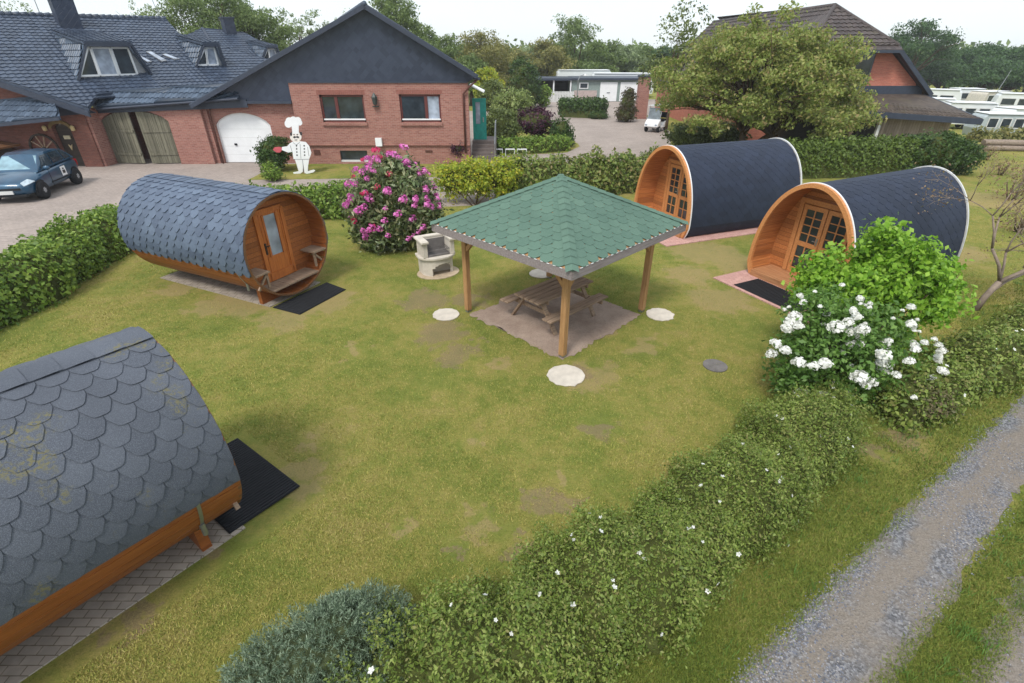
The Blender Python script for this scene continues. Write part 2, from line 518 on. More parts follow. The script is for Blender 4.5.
def bush(name, label, cat, x, y, blobs, mat, leaf, nclump=120, per=40, cr=0.12, z=0.0, group=None, corescale=0.75, shell=0.65, aspect=0.6, amp=0.3, up=0.45, stems=5, flat=0.7):
    """blobs: [(dx,dy,z,rx,ry,rz,share)]"""
    t = thing(name, label, cat, (x, y, z), 0, group)
    CC = []; NN = []; items = []
    sd = rng.integers(1, 9999)
    for i, (dx, dy, zz, rx, ry, rz, sh) in enumerate(blobs):
        P, D = blob_points((dx, dy, zz), (rx, ry, rz), int(nclump * sh), sd + i, shell, amp, 0.03)
        c, n = clumpleaves(P, D, per, cr, up, flat=flat)
        k = c[:, 2] > 0.01
        CC.append(c[k]); NN.append(n[k])
        if corescale: items.append(((dx, dy, zz), (rx * corescale, ry * corescale, rz * corescale), sd + i))
    leaves('foliage', np.concatenate(CC), np.concatenate(NN), leaf, mat, t, aspect)
    if items: merge_core(items, t, 'inner_twigs', None, amp)
    m = MB()
    for k in range(stems):
        b = blobs[k % len(blobs)]; a = rng.uniform(0, 2 * PI)
        m.tube([(0.1 * math.cos(a), 0.1 * math.sin(a), -0.02), (b[0] * 0.6 + 0.3 * b[3] * math.cos(a), b[1] * 0.6 + 0.3 * b[4] * math.sin(a), b[2] * 0.6), (b[0] + 0.5 * b[3] * math.cos(a), b[1] + 0.5 * b[4] * math.sin(a), b[2] + 0.3 * b[5])], [0.03, 0.02, 0.008], 5)
    m.build('stem', BARK, t, True)
    return t

def hedge(name, label, path, width, height, mat, leaf, dens=900, group=None, wob=0.12, lumpiness=0.8, z=0.0, aspect=0.6, cat='hedge', rounded=2.6, pockets=6.0):
    """path: [(x,y)] centre line on the ground; a rounded box of leaves about an inner mass of twigs"""
    p = np.array(path, float); base = p[0].copy()
    t = thing(name, label, cat, (base[0], base[1], z), 0, group)
    seg = np.linalg.norm(np.diff(p, axis=0), axis=1); cum = np.concatenate([[0], np.cumsum(seg)]); Lh = cum[-1]
    hw = width / 2 if not hasattr(width, '__len__') else None
    def frame(s):
        i = np.clip(np.searchsorted(cum, s, side='right') - 1, 0, len(seg) - 1)
        f = (s - cum[i]) / seg[i]
        c = p[i] + (p[i + 1] - p[i]) * f[:, None]
        d = (p[i + 1] - p[i]) / seg[i][:, None]
        return c - base, d
    wd = lambda s: np.interp(s / Lh, np.linspace(0, 1, len(width)), width) / 2 if hasattr(width, '__len__') else np.full(len(s), width / 2)
    ht = lambda s: np.interp(s / Lh, np.linspace(0, 1, len(height)), height) if hasattr(height, '__len__') else np.full(len(s), height)
    sd = rng.uniform(0, 10)
    def bumpf(s, a):
        return 1 + wob * (np.sin(s * 2.1 * lumpiness + sd + 1.3 * np.sin(a * 2)) * 0.5 + np.sin(s * 4.7 * lumpiness + a * 3 + sd * 2) * 0.35 + np.sin(s * 9.1 * lumpiness + a * 5) * 0.25)
    def surf(s, a, q):     # a: 0..pi over the top from one foot to the other
        e = 2.0 / rounded
        ca, sa = np.cos(a), np.sin(a)
        b = bumpf(s, a) * q
        lat = np.sign(ca) * np.abs(ca) ** e * wd(s) * b
        zz = np.abs(sa) ** e * ht(s) * b
        c, d = frame(s)
        n = np.stack([-d[:, 1], d[:, 0]], 1)
        P = np.concatenate([c + n * lat[:, None], zz[:, None]], 1)
        N = np.concatenate([n * (ca * 1.2)[:, None], (sa * 0.9)[:, None]], 1)
        return P, N
    mw = np.mean(wd(np.linspace(0, Lh, 20))) * 2; mh = np.mean(ht(np.linspace(0, Lh, 20)))
    n = int(dens * Lh * (mw + 2 * mh))
    s = rng.uniform(0, Lh, n); a = np.arccos(rng.uniform(-1, 1, n)); q = rng.uniform(0.82, 1.06, n)
    m2 = rng.random(n) < 0.35; a[m2] = rng.choice([0, 1], m2.sum()) * PI + 0; a[m2] = np.abs(a[m2] - np.abs(rng.normal(0, 0.35, m2.sum())))
    P, N = surf(s, a, q)
    # end caps
    ne = int(dens * mw * mh * 2)
    se = np.where(rng.random(ne) < 0.5, rng.normal(0, 0.05, ne), Lh + rng.normal(0, 0.05, ne)); ae = rng.uniform(0, PI, ne)
    Pe, Ne = surf(se.clip(0, Lh), ae, np.sqrt(rng.random(ne)))
    _, de = frame(se.clip(0, Lh)); sg = np.where(se < Lh / 2, -1, 1)[:, None]
    Pe[:, :2] += de * sg * rng.uniform(0, 0.12, (ne, 1)); Ne = np.concatenate([de * sg, np.full((ne, 1), 0.3)], 1)
    P = np.concatenate([P, Pe]); N = np.concatenate([N, Ne])
    P += rng.normal(size=P.shape) * leaf * 0.5
    if pockets:
        w_ = P @ np.array([[1.0, .3, .2], [-.2, 1.0, .4], [.3, -.4, 1.0]]) * pockets
        g_ = np.sin(w_[:, 0] + 1.3 * np.sin(w_[:, 1] * .7)) * np.sin(w_[:, 1] + 1.1 * np.sin(w_[:, 2] * .8)) + .6 * np.sin(w_[:, 2] * 1.7 + w_[:, 0])
        kp = (g_ > -.75) | (rng.random(len(P)) < .12); P = P[kp]; N = N[kp]
    P[:, 2] = P[:, 2].clip(0.02)
    leaves('foliage', P, N + rng.normal(size=N.shape) * 0.65, leaf, mat, t, aspect)
    # inner mass
    ns, na = max(4, int(Lh * 4)), 11
    V = []; Fc = []
    for i in range(ns + 1):
        Pi, _ = surf(np.full(na, Lh * (0.01 + 0.98 * i / ns)), np.linspace(0, PI, na), 0.84)
        V += [tuple(x) for x in Pi]
    for i in range(ns):
        for j in range(na - 1):
            Fc.append((i * na + j, i * na + j + 1, (i + 1) * na + j + 1, (i + 1) * na + j))
    Fc.append(tuple(range(na))); Fc.append(tuple(ns * na + j for j in range(na)))
    mb = MB(); mb.add(V, Fc); mb.build('inner_twigs', TWIG, t)
    return t, surf, Lh

def tree(name, label, x, y, h, crown, mat, leaf=0.22, nclump=70, per=45, cr=0.45, trunk=0.22, z=0.0, group=None, cat='tree', shell=0.35, amp=0.35, trunks=1, lean=0.0, bark=None, corescale=0.0, limbs=9, split=0.35, flat=0.7):
    """crown: [(dx,dy,z,rx,ry,rz,share)]"""
    t = thing(name, label, cat, (x, y, z), 0, group)
    CC = []; NN = []; tips = []
    sd = rng.integers(1, 9999); items = []
    for i, (dx, dy, zz, rx, ry, rz, sh) in enumerate(crown):
        P, D = blob_points((dx, dy, zz), (rx, ry, rz), int(nclump * sh), sd + i, shell, amp)
        tips.append(P)
        sz = rng.uniform(0.6, 1.35, len(P))
        for s0 in (0.6, 1.0, 1.35):
            pass
        n = len(P) * per
        g = unit(rng.normal(size=(n, 3))) * (rng.random((n, 1)) ** .45) * 1.75 * np.repeat(sz, per)[:, None] * cr * np.array([1, 1, flat])
        CC.append(np.repeat(P, per, 0) + g); NN.append(np.repeat(D, per, 0) * 0.6 + np.array([0, 0, 0.5]) + rng.normal(size=(n, 3)) * 0.8)
        if corescale: items.append(((dx, dy, zz), (rx * corescale, ry * corescale, rz * corescale), sd + i))
    C = np.concatenate(CC)
    leaves('crown', C, np.concatenate(NN), leaf, mat, t)
    tips = np.concatenate(tips)
    m = MB()
    for k in range(trunks):
        a = 2 * PI * k / max(1, trunks) + 0.5; off = 0.0 if trunks == 1 else 0.35
        bx, by = off * math.cos(a), off * math.sin(a)
        c0 = crown[k % len(crown)]
        fork = Vector((bx + lean * h * 0.3 + (c0[0] * 0.4 if trunks > 1 else 0), by + (c0[1] * 0.4 if trunks > 1 else 0), h * split))
        m.tube([(bx, by, -0.1), (bx * 1.2 + lean * h * 0.1, by * 1.2, h * split * 0.5), fork], [trunk * 1.25, trunk, trunk * 0.8], 8)
        for q in range(limbs):
            tip = Vector(tips[rng.integers(len(tips))])
            mid = fork.lerp(tip, 0.5) + Vector((rng.normal() * 0.2, rng.normal() * 0.2, 0.1 * h * 0.5))
            m.tube([fork - Vector((0, 0, 0.1)), mid, tip], [trunk * 0.5, trunk * 0.3, trunk * 0.08], 5)
            for e in range(2):
                tp = tip + Vector(rng.normal(size=3) * cr * 1.3)
                m.tube([mid, mid.lerp(tp, 0.5) + Vector((0, 0, 0.1)), tp], [trunk * 0.22, trunk * 0.15, trunk * 0.05], 4)
    m.build('trunk', bark or BARK, t, True)
    if items: merge_core(items, t, 'inner_twigs')
    return t

# ------------------------------------------------------------------ ground
# world positions of worn spots: centre, radius, kind (0 dry straw, 1 bare soil)
WEAR = []
for px, py, r, kd in ((325, 300, .75, 0), (305, 478, .36, 0), (250, 305, .7, 0), (285, 320, .6, 0), (440, 333, .55, 1), (455, 355, .4, 1), (425, 300, .6, 1), (535, 500, .26, 1), (560, 480, .18, 0),
                      (470, 440, .2, 0), (595, 428, .28, 1), (705, 252, 1.1, 0), (745, 265, .9, 0), (690, 275, .7, 0), (720, 300, .8, 0), (650, 340, .28, 0), (590, 375, .5, 0),
                      (480, 520, .22, 0), (400, 530, .16, 0), (525, 550, .2, 1), (505, 535, .16, 1), (565, 505, .16, 1), (455, 545, .15, 1), (580, 375, .25, 1), (475, 345, .22, 1), (640, 350, .35, 0), (500, 365, .25, 0), (310, 440, .2, 0), (215, 305, .6, 0), (175, 290, .5, 0),
                      (205, 545, .25, 1), (130, 620, .2, 1), (355, 350, .25, 0), (470, 300, .45, 1), (610, 330, .3, 0), (940, 250, 1.3, 0), (985, 200, 1.6, 0), (905, 435, .3, 1), (880, 455, .25, 1)):
    g_ = gnd(px, py); WEAR.append((g_.x, g_.y, r * 1.3, kd))

def ground_mat():
    k = NM('lawn_ground'); p = k.pos()
    n1 = k.noise(p, 0.55, 6, 0.65); n2 = k.noise(p, 3.2, 6, 0.7); n3 = k.noise(p, 34.0, 4, 0.75); n4 = k.noise(p, 170.0, 2, 0.6)
    c = k.ramp(k.math('ADD', k.math('MULTIPLY', n1, 0.6), k.math('MULTIPLY', n2, 0.4)),
               [(0.30, S(92, 108, 48)), (0.44, S(120, 130, 60)), (0.54, S(148, 142, 76)), (0.68, S(166, 146, 98))])
    wv = k.n('ShaderNodeTexNoise'); wv.inputs['Scale'].default_value = 2.6; wv.inputs['Detail'].default_value = 5; k.l(p, wv.inputs['Vector'])
    sub = k.n('ShaderNodeVectorMath'); sub.operation = 'SUBTRACT'; k.l(wv.outputs['Color'], sub.inputs[0]); sub.inputs[1].default_value = (0.5, 0.5, 0.5)
    sc = k.n('ShaderNodeVectorMath'); sc.operation = 'SCALE'; k.l(sub.outputs[0], sc.inputs[0]); sc.inputs['Scale'].default_value = 1.5
    ad = k.n('ShaderNodeVectorMath'); ad.operation = 'ADD'; k.l(p, ad.inputs[0]); k.l(sc.outputs[0], ad.inputs[1])
    acc = [None, None]
    for x, y, r, kd in WEAR:
        d = k.n('ShaderNodeVectorMath'); d.operation = 'DISTANCE'; k.l(ad.outputs[0], d.inputs[0]); d.inputs[1].default_value = (x, y, 0)
        w = k.rng(d.outputs['Value'], r * 1.35, r * 0.25, 0, 1)
        acc[kd] = w if acc[kd] is None else k.math('MAXIMUM', acc[kd], w)
    br = k.rng(n3, 0.3, 0.65, 0.5, 1.0)
    n5 = k.noise(p, 6.0, 6, 0.75)
    acc = [k.rng(k.math('ADD', q, k.math('MULTIPLY', k.math('SUBTRACT', n5, 0.5), 1.1)), 0.3, 0.8, 0, 1) for q in acc]
    c = k.mix(k.math('MULTIPLY', k.math('MULTIPLY', acc[0], br), 0.75), c, S(172, 148, 110))
    c = k.mix(k.math('MULTIPLY', k.math('MULTIPLY', acc[1], br), 0.8), c, S(146, 122, 104))
    c = k.mix(k.rng(n3, 0.35, 0.7, 0, 0.5), c, S(84, 90, 40))
    c = k.mix(k.rng(n4, 0.5, 0.75, 0, 0.4), c, S(176, 162, 104))
    k.col(c); k.bump(k.math('ADD', n3, k.math('MULTIPLY', n4, 0.6)), 0.8, 0.03)
    return k.fin(0.95, 0, 0.1)
LAWN = ground_mat()
def pave_mat(name, c1, c2, bw=0.22, bh=0.11, joint=None):
    k = NM(name); p = k.pos()
    b = k.n('ShaderNodeTexBrick'); k.l(p, b.inputs['Vector']); b.inputs['Scale'].default_value = 1.0
    b.inputs['Brick Width'].default_value = bw; b.inputs['Row Height'].default_value = bh; b.inputs['Mortar Size'].default_value = 0.006
    b.inputs['Color1'].default_value = c1; b.inputs['Color2'].default_value = c2; b.inputs['Mortar'].default_value = joint or tuple(x * 0.6 for x in c1[:3]) + (1,)
    n = k.noise(p, 0.35, 6, 0.65); n2 = k.noise(p, 7, 5)
    c = k.mix(k.rng(n, 0.4, 0.7, 0, 0.5), b.outputs['Color'], tuple(x * 0.72 for x in c2[:3]) + (1,))
    c = k.mix(k.rng(n2, 0.45, 0.75, 0, 0.35), c, tuple(min(1, x * 1.3) for x in c1[:3]) + (1,))
    k.col(c); k.bump(k.math('SUBTRACT', n2, k.math('MULTIPLY', b.outputs['Fac'], 0.5)), 0.3, 0.01)
    return k.fin(0.9, 0, 0.2)
YARD = pave_mat('yard_paving', S(166, 153, 145), S(150, 139, 132))
PINK = pave_mat('pink_pavers', S(198, 158, 148), S(182, 140, 132), 0.2, 0.1)
GREYPAVE = pave_mat('grey_pavers', S(164, 154, 142), S(142, 134, 124), 0.2, 0.2, S(96, 88, 72))
def soil_mat():
    k = NM('worn_soil'); p = k.pos()
    n = k.noise(p, 1.6, 7, 0.7); n2 = k.noise(p, 45, 3)
    c = k.ramp(n, [(0.3, S(136, 118, 106)), (0.6, S(160, 143, 130)), (0.8, S(172, 154, 136))])
    c = k.mix(k.rng(n2, 0.45, 0.7, 0, 0.5), c, S(120, 102, 90))
    k.col(c); k.bump(n2, 0.5, 0.01)
    return k.fin(0.95, 0, 0.1)
SOIL = soil_mat()
def gravel_mat():
    k = NM('gravel'); p = k.pos()
    vor = k.n('ShaderNodeTexVoronoi'); vor.inputs['Scale'].default_value = 42; k.l(p, vor.inputs['Vector'])
    st = k.n('ShaderNodeSeparateColor'); k.l(vor.outputs['Color'], st.inputs[0])
    grey = k.ramp(st.outputs[0], [(0.1, S(74, 77, 84)), (0.5, S(104, 107, 114)), (0.9, S(142, 144, 149))])
    n2 = k.noise(p, 60, 4, 0.7); sand = k.ramp(n2, [(0.3, S(112, 103, 93)), (0.55, S(134, 124, 113)), (0.75, S(154, 144, 133))])
    # bands along the track: loose grey stone at the edge and in the middle, trodden sand between
    d = k.n('ShaderNodeVectorMath'); d.operation = 'DOT_PRODUCT'; k.l(p, d.inputs[0]); d.inputs[1].default_value = (0.557, -0.83, 0)
    off = k.math('ADD', k.math('SUBTRACT', d.outputs['Value'], 2.2 * 0.557 - 2.64 * 0.83), k.math('MULTIPLY', k.math('SUBTRACT', k.noise(p, 1.7, 5, 0.7), 0.5), 0.55))
    b1 = k.rng(k.math('ABSOLUTE', k.math('SUBTRACT', off, 0.08)), 0.24, 0.08, 0, 1)
    b2 = k.rng(k.math('ABSOLUTE', k.math('SUBTRACT', off, 0.62)), 0.2, 0.06, 0, 1)
    f = k.math('MULTIPLY', k.math('MAXIMUM', b1, b2), k.rng(k.noise(p, 1.1, 3), 0.36, 0.62, 0.0, .92))
    f = k.math('MAXIMUM', f, k.rng(k.noise(p, 9, 5, 0.7), 0.55, 0.7, 0, 0.5))
    sand = k.mix(0.12, sand, grey); c = k.mix(k.math('MULTIPLY', f, .9), sand, grey)
    k.col(c); k.bump(k.math('ADD', vor.outputs['Distance'], n2), 0.8, 0.015)
    return k.fin(0.9, 0, 0.2)
GRAVEL = gravel_mat()

def sheet(name, poly, z, mat, kind='structure', jag=0.0, step=0.15):
    pts = []
    n = len(poly)
    for i in range(n):
        a = Vector((*poly[i][:2], 0)); b = Vector((*poly[(i + 1) % n][:2], 0))
        m = max(1, int((b - a).length / step)) if jag else 1
        for q in range(m):
            p = a.lerp(b, q / m)
            if jag and q: p += Vector((rng.normal() * jag, rng.normal() * jag, 0))
            pts.append((p.x, p.y, z))
    mb = MB(); mb.add(pts, [tuple(range(len(pts)))])
    o = mb.build(name, mat, None, recalc=False)
    if o.data.polygons[0].normal.z < 0:
        o.data.flip_normals()
    if kind: o['kind'] = kind
    return o
def sst(a, b, x):
    t = min(1, max(0, (x - a) / (b - a))); return t * t * (3 - 2 * t)
def dip(x, y): return -1.3 * sst(27, 41, x) * sst(35, 47, y)      # the camping ground lies a little lower
g0 = MB()
gx = [-1500, -300, -60, 0, 20] + list(range(24, 62, 2)) + [80, 150, 400, 1500]; gy = [-300, -20, 0, 20, 30] + list(range(33, 56, 2)) + [70, 100, 200, 500, 2000]
g0.add([(x, y, dip(x, y)) for y in gy for x in gx], [(j * len(gx) + i, j * len(gx) + i + 1, (j + 1) * len(gx) + i + 1, (j + 1) * len(gx) + i) for j in range(len(gy) - 1) for i in range(len(gx) - 1)])
tag(g0.build('ground', LAWN, recalc=False, smooth=True), kind='structure')
sheet('yard', [(-60, 6), (-14.6, 6), (-14.4, 14), (-13.6, 17.6), (-9, 19.6), (-5.6, 20.3), (-1.2, 20.9), (3.4, 23.4), (6.2, 24.6), (9.5, 33), (12.6, 41.5), (13.5, 55), (24, 75), (2, 78), (-3, 60), (-60, 60)], 0.004, YARD, jag=0.03, step=0.6)
sheet('front_lawn', [(-13.2, 25.6), (-2.3, 26.4), (-2.3, 29.8), (-13.2, 29.8)], 0.012, LAWN, jag=0.02, step=0.3)
sheet('planting_bed', [(-0.7, 32.2), (3.5, 33.6), (4.6, 36), (4.4, 42), (3.0, 47), (2.0, 56), (-2.2, 56), (-0.9, 46)], 0.012, LAWN, jag=0.04, step=0.4)
# gravel track: two wheel ruts with a grass ridge between
_P0 = Vector((2.2, 2.64, 0)); _T = Vector((0.83, 0.557, 0)); _NR = Vector((0.557, -0.83, 0))
def trk(s, n): return tuple((_P0 + _T * s + _NR * n)[:2])
sheet('gravel_track', [trk(-6, 0.0), trk(0, 0.0), trk(4, -0.03), trk(8, 0.0), trk(14, 0.0), trk(40, 0), trk(40, 0.85), trk(10, 0.8), trk(5, 0.76), trk(2, 0.9), trk(0, 0.93), trk(-6, 0.95)], 0.006, GRAVEL, jag=0.035, step=0.12)
sheet('gravel_track', [trk(-6, 1.5), trk(0, 1.48), trk(3, 1.22), trk(6, 1.3), trk(40, 1.4), trk(40, 2.4), trk(-6, 2.6)], 0.006, GRAVEL, jag=0.05, step=0.12)

def m_pantile(name, c1, c2, rough=.5, moss=None):
    k = NM(name); c = k.ramp(k.island(), [(0, c1), (1, c2)]); w = k.noise(k.pos(), .8, 5)
    c = k.mix(k.rng(w, .4, .75, 0, .3), c, tuple(x * .78 for x in c1[:3]) + (1,))
    if moss: c = k.mix(k.rng(k.noise(k.pos(), 1.3, 6, .7), .5, .72, 0, .6), c, moss)
    k.col(c); return k.fin(rough, 0, .5)
PAN_BLUE = m_pantile('anthracite_pantile', S(50, 60, 77), S(66, 78, 97), .42)
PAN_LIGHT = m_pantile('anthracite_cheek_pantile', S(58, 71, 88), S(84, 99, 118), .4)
PAN_BROWN = m_pantile('brown_pantile', S(60, 52, 51), S(80, 70, 68), .6, S(80, 74, 52))
PAN_ANNEX = m_pantile('weathered_pantile', S(66, 56, 50), S(88, 76, 66), .8, S(86, 78, 54))
# ------------------------------------------------------------------ farmhouse (long tiled building on the left)
fh = thing('farmhouse', 'long red brick farmhouse with dark tiled roof and dormers, left of the gabled house', 'building', (-22, 30, 0))
O = fh.location.copy()
def fp(mb, name, mat, parent=None, **kw): return mb.build(name, mat, parent or fh, off=O, **kw)
al, pit = R(50), R(24.5)
nh = Vector((math.sin(al), -math.cos(al), 0)); tt = Vector((math.cos(al), math.sin(al), 0))
nS = Vector((nh.x * math.sin(pit), nh.y * math.sin(pit), math.cos(pit)))
pS = at(90, 107, 28.5)
def Sp(x, y): return onpl(x, y, pS, nS)
def Sz(x, y): return pS.z - (nS.x * (x - pS.x) + nS.y * (y - pS.y)) / nS.z
def slab(mb, pts, n, th): return mb.prism([p - n * th for p in pts], n * th)
ridgeL = Vector((-34.2, 28.3, Sz(-34.2, 28.3))); rr = Sp(166, 19)
mb = MB()
poly = [Sp(88, 108), ridgeL, rr, Sp(180, 35), Sp(292, 66), Sp(262, 85), Sp(240, 89), Sp(97, 95)]
slab(mb, poly, nS, 0.16)
back = Vector((-nh.x, -nh.y, 0)) * 7
mb.prism([ridgeL, rr, rr + back - Vector((0, 0, 3.2)), ridgeL + back - Vector((0, 0, 3.2))], (0, 0, -0.15))
for q in range(2):
    pass
roof = fp(mb, 'roof', TILE_BLUE)
mb = MB(); tile_poly(mb, poly, nS); fp(mb, 'roof_tiles', PAN_BLUE, roof, recalc=False)
mb = MB()    # ridge caps
for i in range(46):
    a = ridgeL.lerp(rr, i / 46); b = ridgeL.lerp(rr, (i + 0.97) / 46)
    mb.tube([a + Vector((0, 0, .02)), b + Vector((0, 0, .05))], [0.11, 0.13], 8)
fp(mb, 'ridge_cap', TILE_BLUE, roof, smooth=True)
# second, farther roof
p2 = CO + ray(202, 28) * 44
def S2(x, y): return onpl(x, y, p2, nS)
mb = MB()
slab(mb, [S2(183, 37), S2(202, 28), S2(243, 32), S2(294, 60), S2(264, 73), S2(215, 48)], nS, 0.2)
mb.prism([S2(202, 28), S2(243, 32), S2(243, 32) + back * 0.7 - Vector((0, 0, 3)), S2(202, 28) + back * 0.7 - Vector((0, 0, 3))], (0, 0, -0.15))
rf2 = fp(mb, 'roof', TILE_BLUE)
mb = MB(); tile_poly(mb, [S2(183, 37), S2(202, 28), S2(243, 32), S2(294, 60), S2(264, 73), S2(215, 48)], nS); fp(mb, 'roof_tiles', PAN_BLUE, rf2, recalc=False)
mb = MB(); mb.bar(S2(213, 46) + Vector((0, 0, .05)), S2(264, 72.5) + Vector((0, 0, .05)), 0.25, 0.2); mb.bar(S2(202, 28), S2(213, 46), 0.2, 0.16); fp(mb, 'verge_board', TRIM_DARK)
# pent roof above the barn doors
mb = MB()
a0, a1, b0, b1 = at(97, 108, 29.5), at(238, 97.5, 29.5), at(76, 94, 30.5), at(242, 88.5, 30.6)
mb.prism([a0, a1, b1, b0], (0, 0, -0.12)); pr_ = fp(mb, 'roof', TILE_BLUE)
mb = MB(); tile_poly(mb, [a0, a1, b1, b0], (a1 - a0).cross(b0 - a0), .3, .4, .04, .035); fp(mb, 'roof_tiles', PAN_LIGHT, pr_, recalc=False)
mb = MB(); mb.tube([a0 + Vector((0, -.06, -.06)), a1 + Vector((0, -.06, -.06))], 0.06, 8); fp(mb, 'gutter', TRIM_DARK)
mb = MB(); mb.prism([a0 + Vector((-.2, .2, -.1)), a1 + Vector((.3, .2, -.1)), a1 + Vector((.3, .2, -.5)), a0 + Vector((-.2, .2, -.28))], (0, .08, 0)); fp(mb, 'eaves_board', TRIM_DARK)
# walls
mb = MB()
mb.bb(-24.0, -22.62, 29.8, 30.3, 0, 2.9); mb.bb(-18.86, -16.95, 29.8, 30.3, 0, 3.0)
seg = [(-22.62 + 3.76 * i / 14, 2.25 + 0.62 * math.sin(PI * i / 14) ** 0.7) for i in range(15)]
for (x0, z0), (x1, z1) in zip(seg, seg[1:]):
    mb.hexa([(x0, 29.8, z0), (x1, 29.8, z1), (x1, 30.3, z1), (x0, 30.3, z0), (x0, 29.8, 2.93), (x1, 29.8, 2.93), (x1, 30.3, 2.93), (x0, 30.3, 2.93)])
fp(mb, 'wall', BRICK)
mb = MB()
w = [(-36, 29.0, 0), (-24.75, 29.0, 0), (-24.75, 29.0, 2.0)]
w += [(-24.25 - 0.5 * math.cos(PI * i / 8), 29.0, 2.0 + 0.25 * math.sin(PI * i / 8)) for i in range(1, 8)]
w += [(-23.75, 29.0, 2.0), (-23.75, 29.0, 0), (-22.75, 29.0, 0)]
w += [(-22.75, 29.0, Sz(-22.75, 29.0) - .2), (-33, 29.0, Sz(-33, 29.0) - .2), (-36, 29.0, 6)]
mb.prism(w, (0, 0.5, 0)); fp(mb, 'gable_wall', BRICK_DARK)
mb = MB(); mb.bb(-22.75, -22.63, 29.1, 29.8, 0, 2.9); fp(mb, 'wall', BRICK)
mb = MB()    # dark boarded verge and soffit
v0 = Vector((-21.9, 28.3, Sz(-21.9, 28.3) - .12)); v1 = Vector((-34.2, 28.3, Sz(-34.2, 28.3) - .12))
mb.prism([v0, v1, v1 + Vector((0, 0, -.3)), v0 + Vector((0, 0, -.3))], (0, .1, 0))
mb.prism([Vector((-21.95, 28.9, 2.75)), Vector((-24.6, 28.9, 2.55)), Vector((-24.6, 28.9, 3.3)), Vector((-23.4, 28.9, 3.35))], (0, .06, 0))
fp(mb, 'verge_board', TRIM_DARK)
mb = MB(); mb.prism([at(-40, 128, 27.6), at(60, 117, 27.6), at(56, 99, 28.95), at(-40, 104, 28.95)], (0, 0, -0.1)); pr_ = fp(mb, 'porch_roof', TILE_CHEEK)
pq = [at(-40, 128, 27.6), at(60, 117, 27.6), at(56, 99, 28.95), at(-40, 104, 28.95)]
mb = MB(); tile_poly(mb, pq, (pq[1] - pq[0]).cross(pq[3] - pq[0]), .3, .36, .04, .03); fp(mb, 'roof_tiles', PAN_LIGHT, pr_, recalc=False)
mb = MB(); mb.bar(at(-40, 129, 27.6), at(60, 118.5, 27.6), 0.12, 0.16); fp(mb, 'gutter', TRIM_DARK)
# arched front door
mb = MB(); mb.prism([(-24.7, 29.2, 0), (-23.8, 29.2, 0), (-23.8, 29.2, 1.98)] + [(-24.25 + 0.45 * math.cos(PI * i / 8), 29.2, 1.98 + 0.2 * math.sin(PI * i / 8)) for i in range(1, 8)] + [(-24.7, 29.2, 1.98)], (0, 0.08, 0))
d = fp(mb, 'front_door', WOOD_DOOR)
mb = MB(); mb.bb(-24.42, -24.08, 29.14, 29.2, 1.42, 1.6); fp(mb, 'door_plate', m_plain('pale_plate', S(190, 180, 150), .5), d); mb = MB(); mb.prism([(-24.35, 29.14, 1.15), (-24.25, 29.14, 0.85), (-24.15, 29.14, 1.15), (-24.25, 29.14, 1.05)], (0, .06, 0)); fp(mb, 'door_ornament', m_plain('brass_ornament', S(190, 170, 130), .5), d)
mb = MB(); mb.prism([(-24.25 + 0.62 * math.cos(PI * i / 10), 28.94, 1.98 + 0.42 * math.sin(PI * i / 10)) for i in range(11)] + [(-24.25 + 0.48 * math.cos(PI * i / 10), 28.94, 1.98 + 0.24 * math.sin(PI * i / 10)) for i in range(10, -1, -1)], (0, 0.06, 0))
fp(mb, 'door_arch', m_plain('ochre_arch', S(120, 100, 60), .7))
for xx in (-25.0, -23.5):
    mb = MB(); mb.lathe([(0.0, -.14), (.09, -.1), (.1, .08), (.04, .14), (0, .16)], 8, (xx, 28.85, 2.0)); mb.bar((xx, 28.85, 1.9), (xx, 29.0, 1.9), .04, .04); fp(mb, 'wall_lantern', m_plain('lantern_glass', S(200, 180, 130), .4))
# two leaves of the barn door, slightly ajar, darkness of the barn behind
for x0, x1, yy0, yy1 in ((-22.58, -20.85, 29.92, 29.72), (-20.45, -18.9, 29.7, 29.92)):
    mb = MB(); zt = lambda x: 2.2 + 0.6 * math.sin(PI * (x + 22.62) / 3.76) ** 0.7
    k = 7; xs = [x0 + (x1 - x0) * i / k for i in range(k + 1)]; ys = [yy0 + (yy1 - yy0) * i / k for i in range(k + 1)]
    for i in range(k):
        mb.hexa([(xs[i], ys[i], .05), (xs[i + 1] - .012, ys[i + 1], .05), (xs[i + 1] - .012, ys[i + 1] + .06, .05), (xs[i], ys[i] + .06, .05),
                 (xs[i], ys[i], zt(xs[i] + .02)), (xs[i + 1] - .012, ys[i + 1], zt(xs[i + 1] - .03)), (xs[i + 1] - .012, ys[i + 1] + .06, zt(xs[i + 1] - .03)), (xs[i], ys[i] + .06, zt(xs[i] + .02))])
    d = fp(mb, 'barn_door', WOOD_BARN)
    for zz in (0.55, 1.75):
        mb = MB(); mb.bar((x0 + .06, yy0 - .02, zz), (x1 - .06, yy1 - .02, zz), .035, .14); fp(mb, 'door_batten', WOOD_BARN, d)
mb = MB(); mb.bb(-22.6, -18.9, 31.4, 31.5, 0, 3.2); fp(mb, 'back_wall', BRICK_DARK)
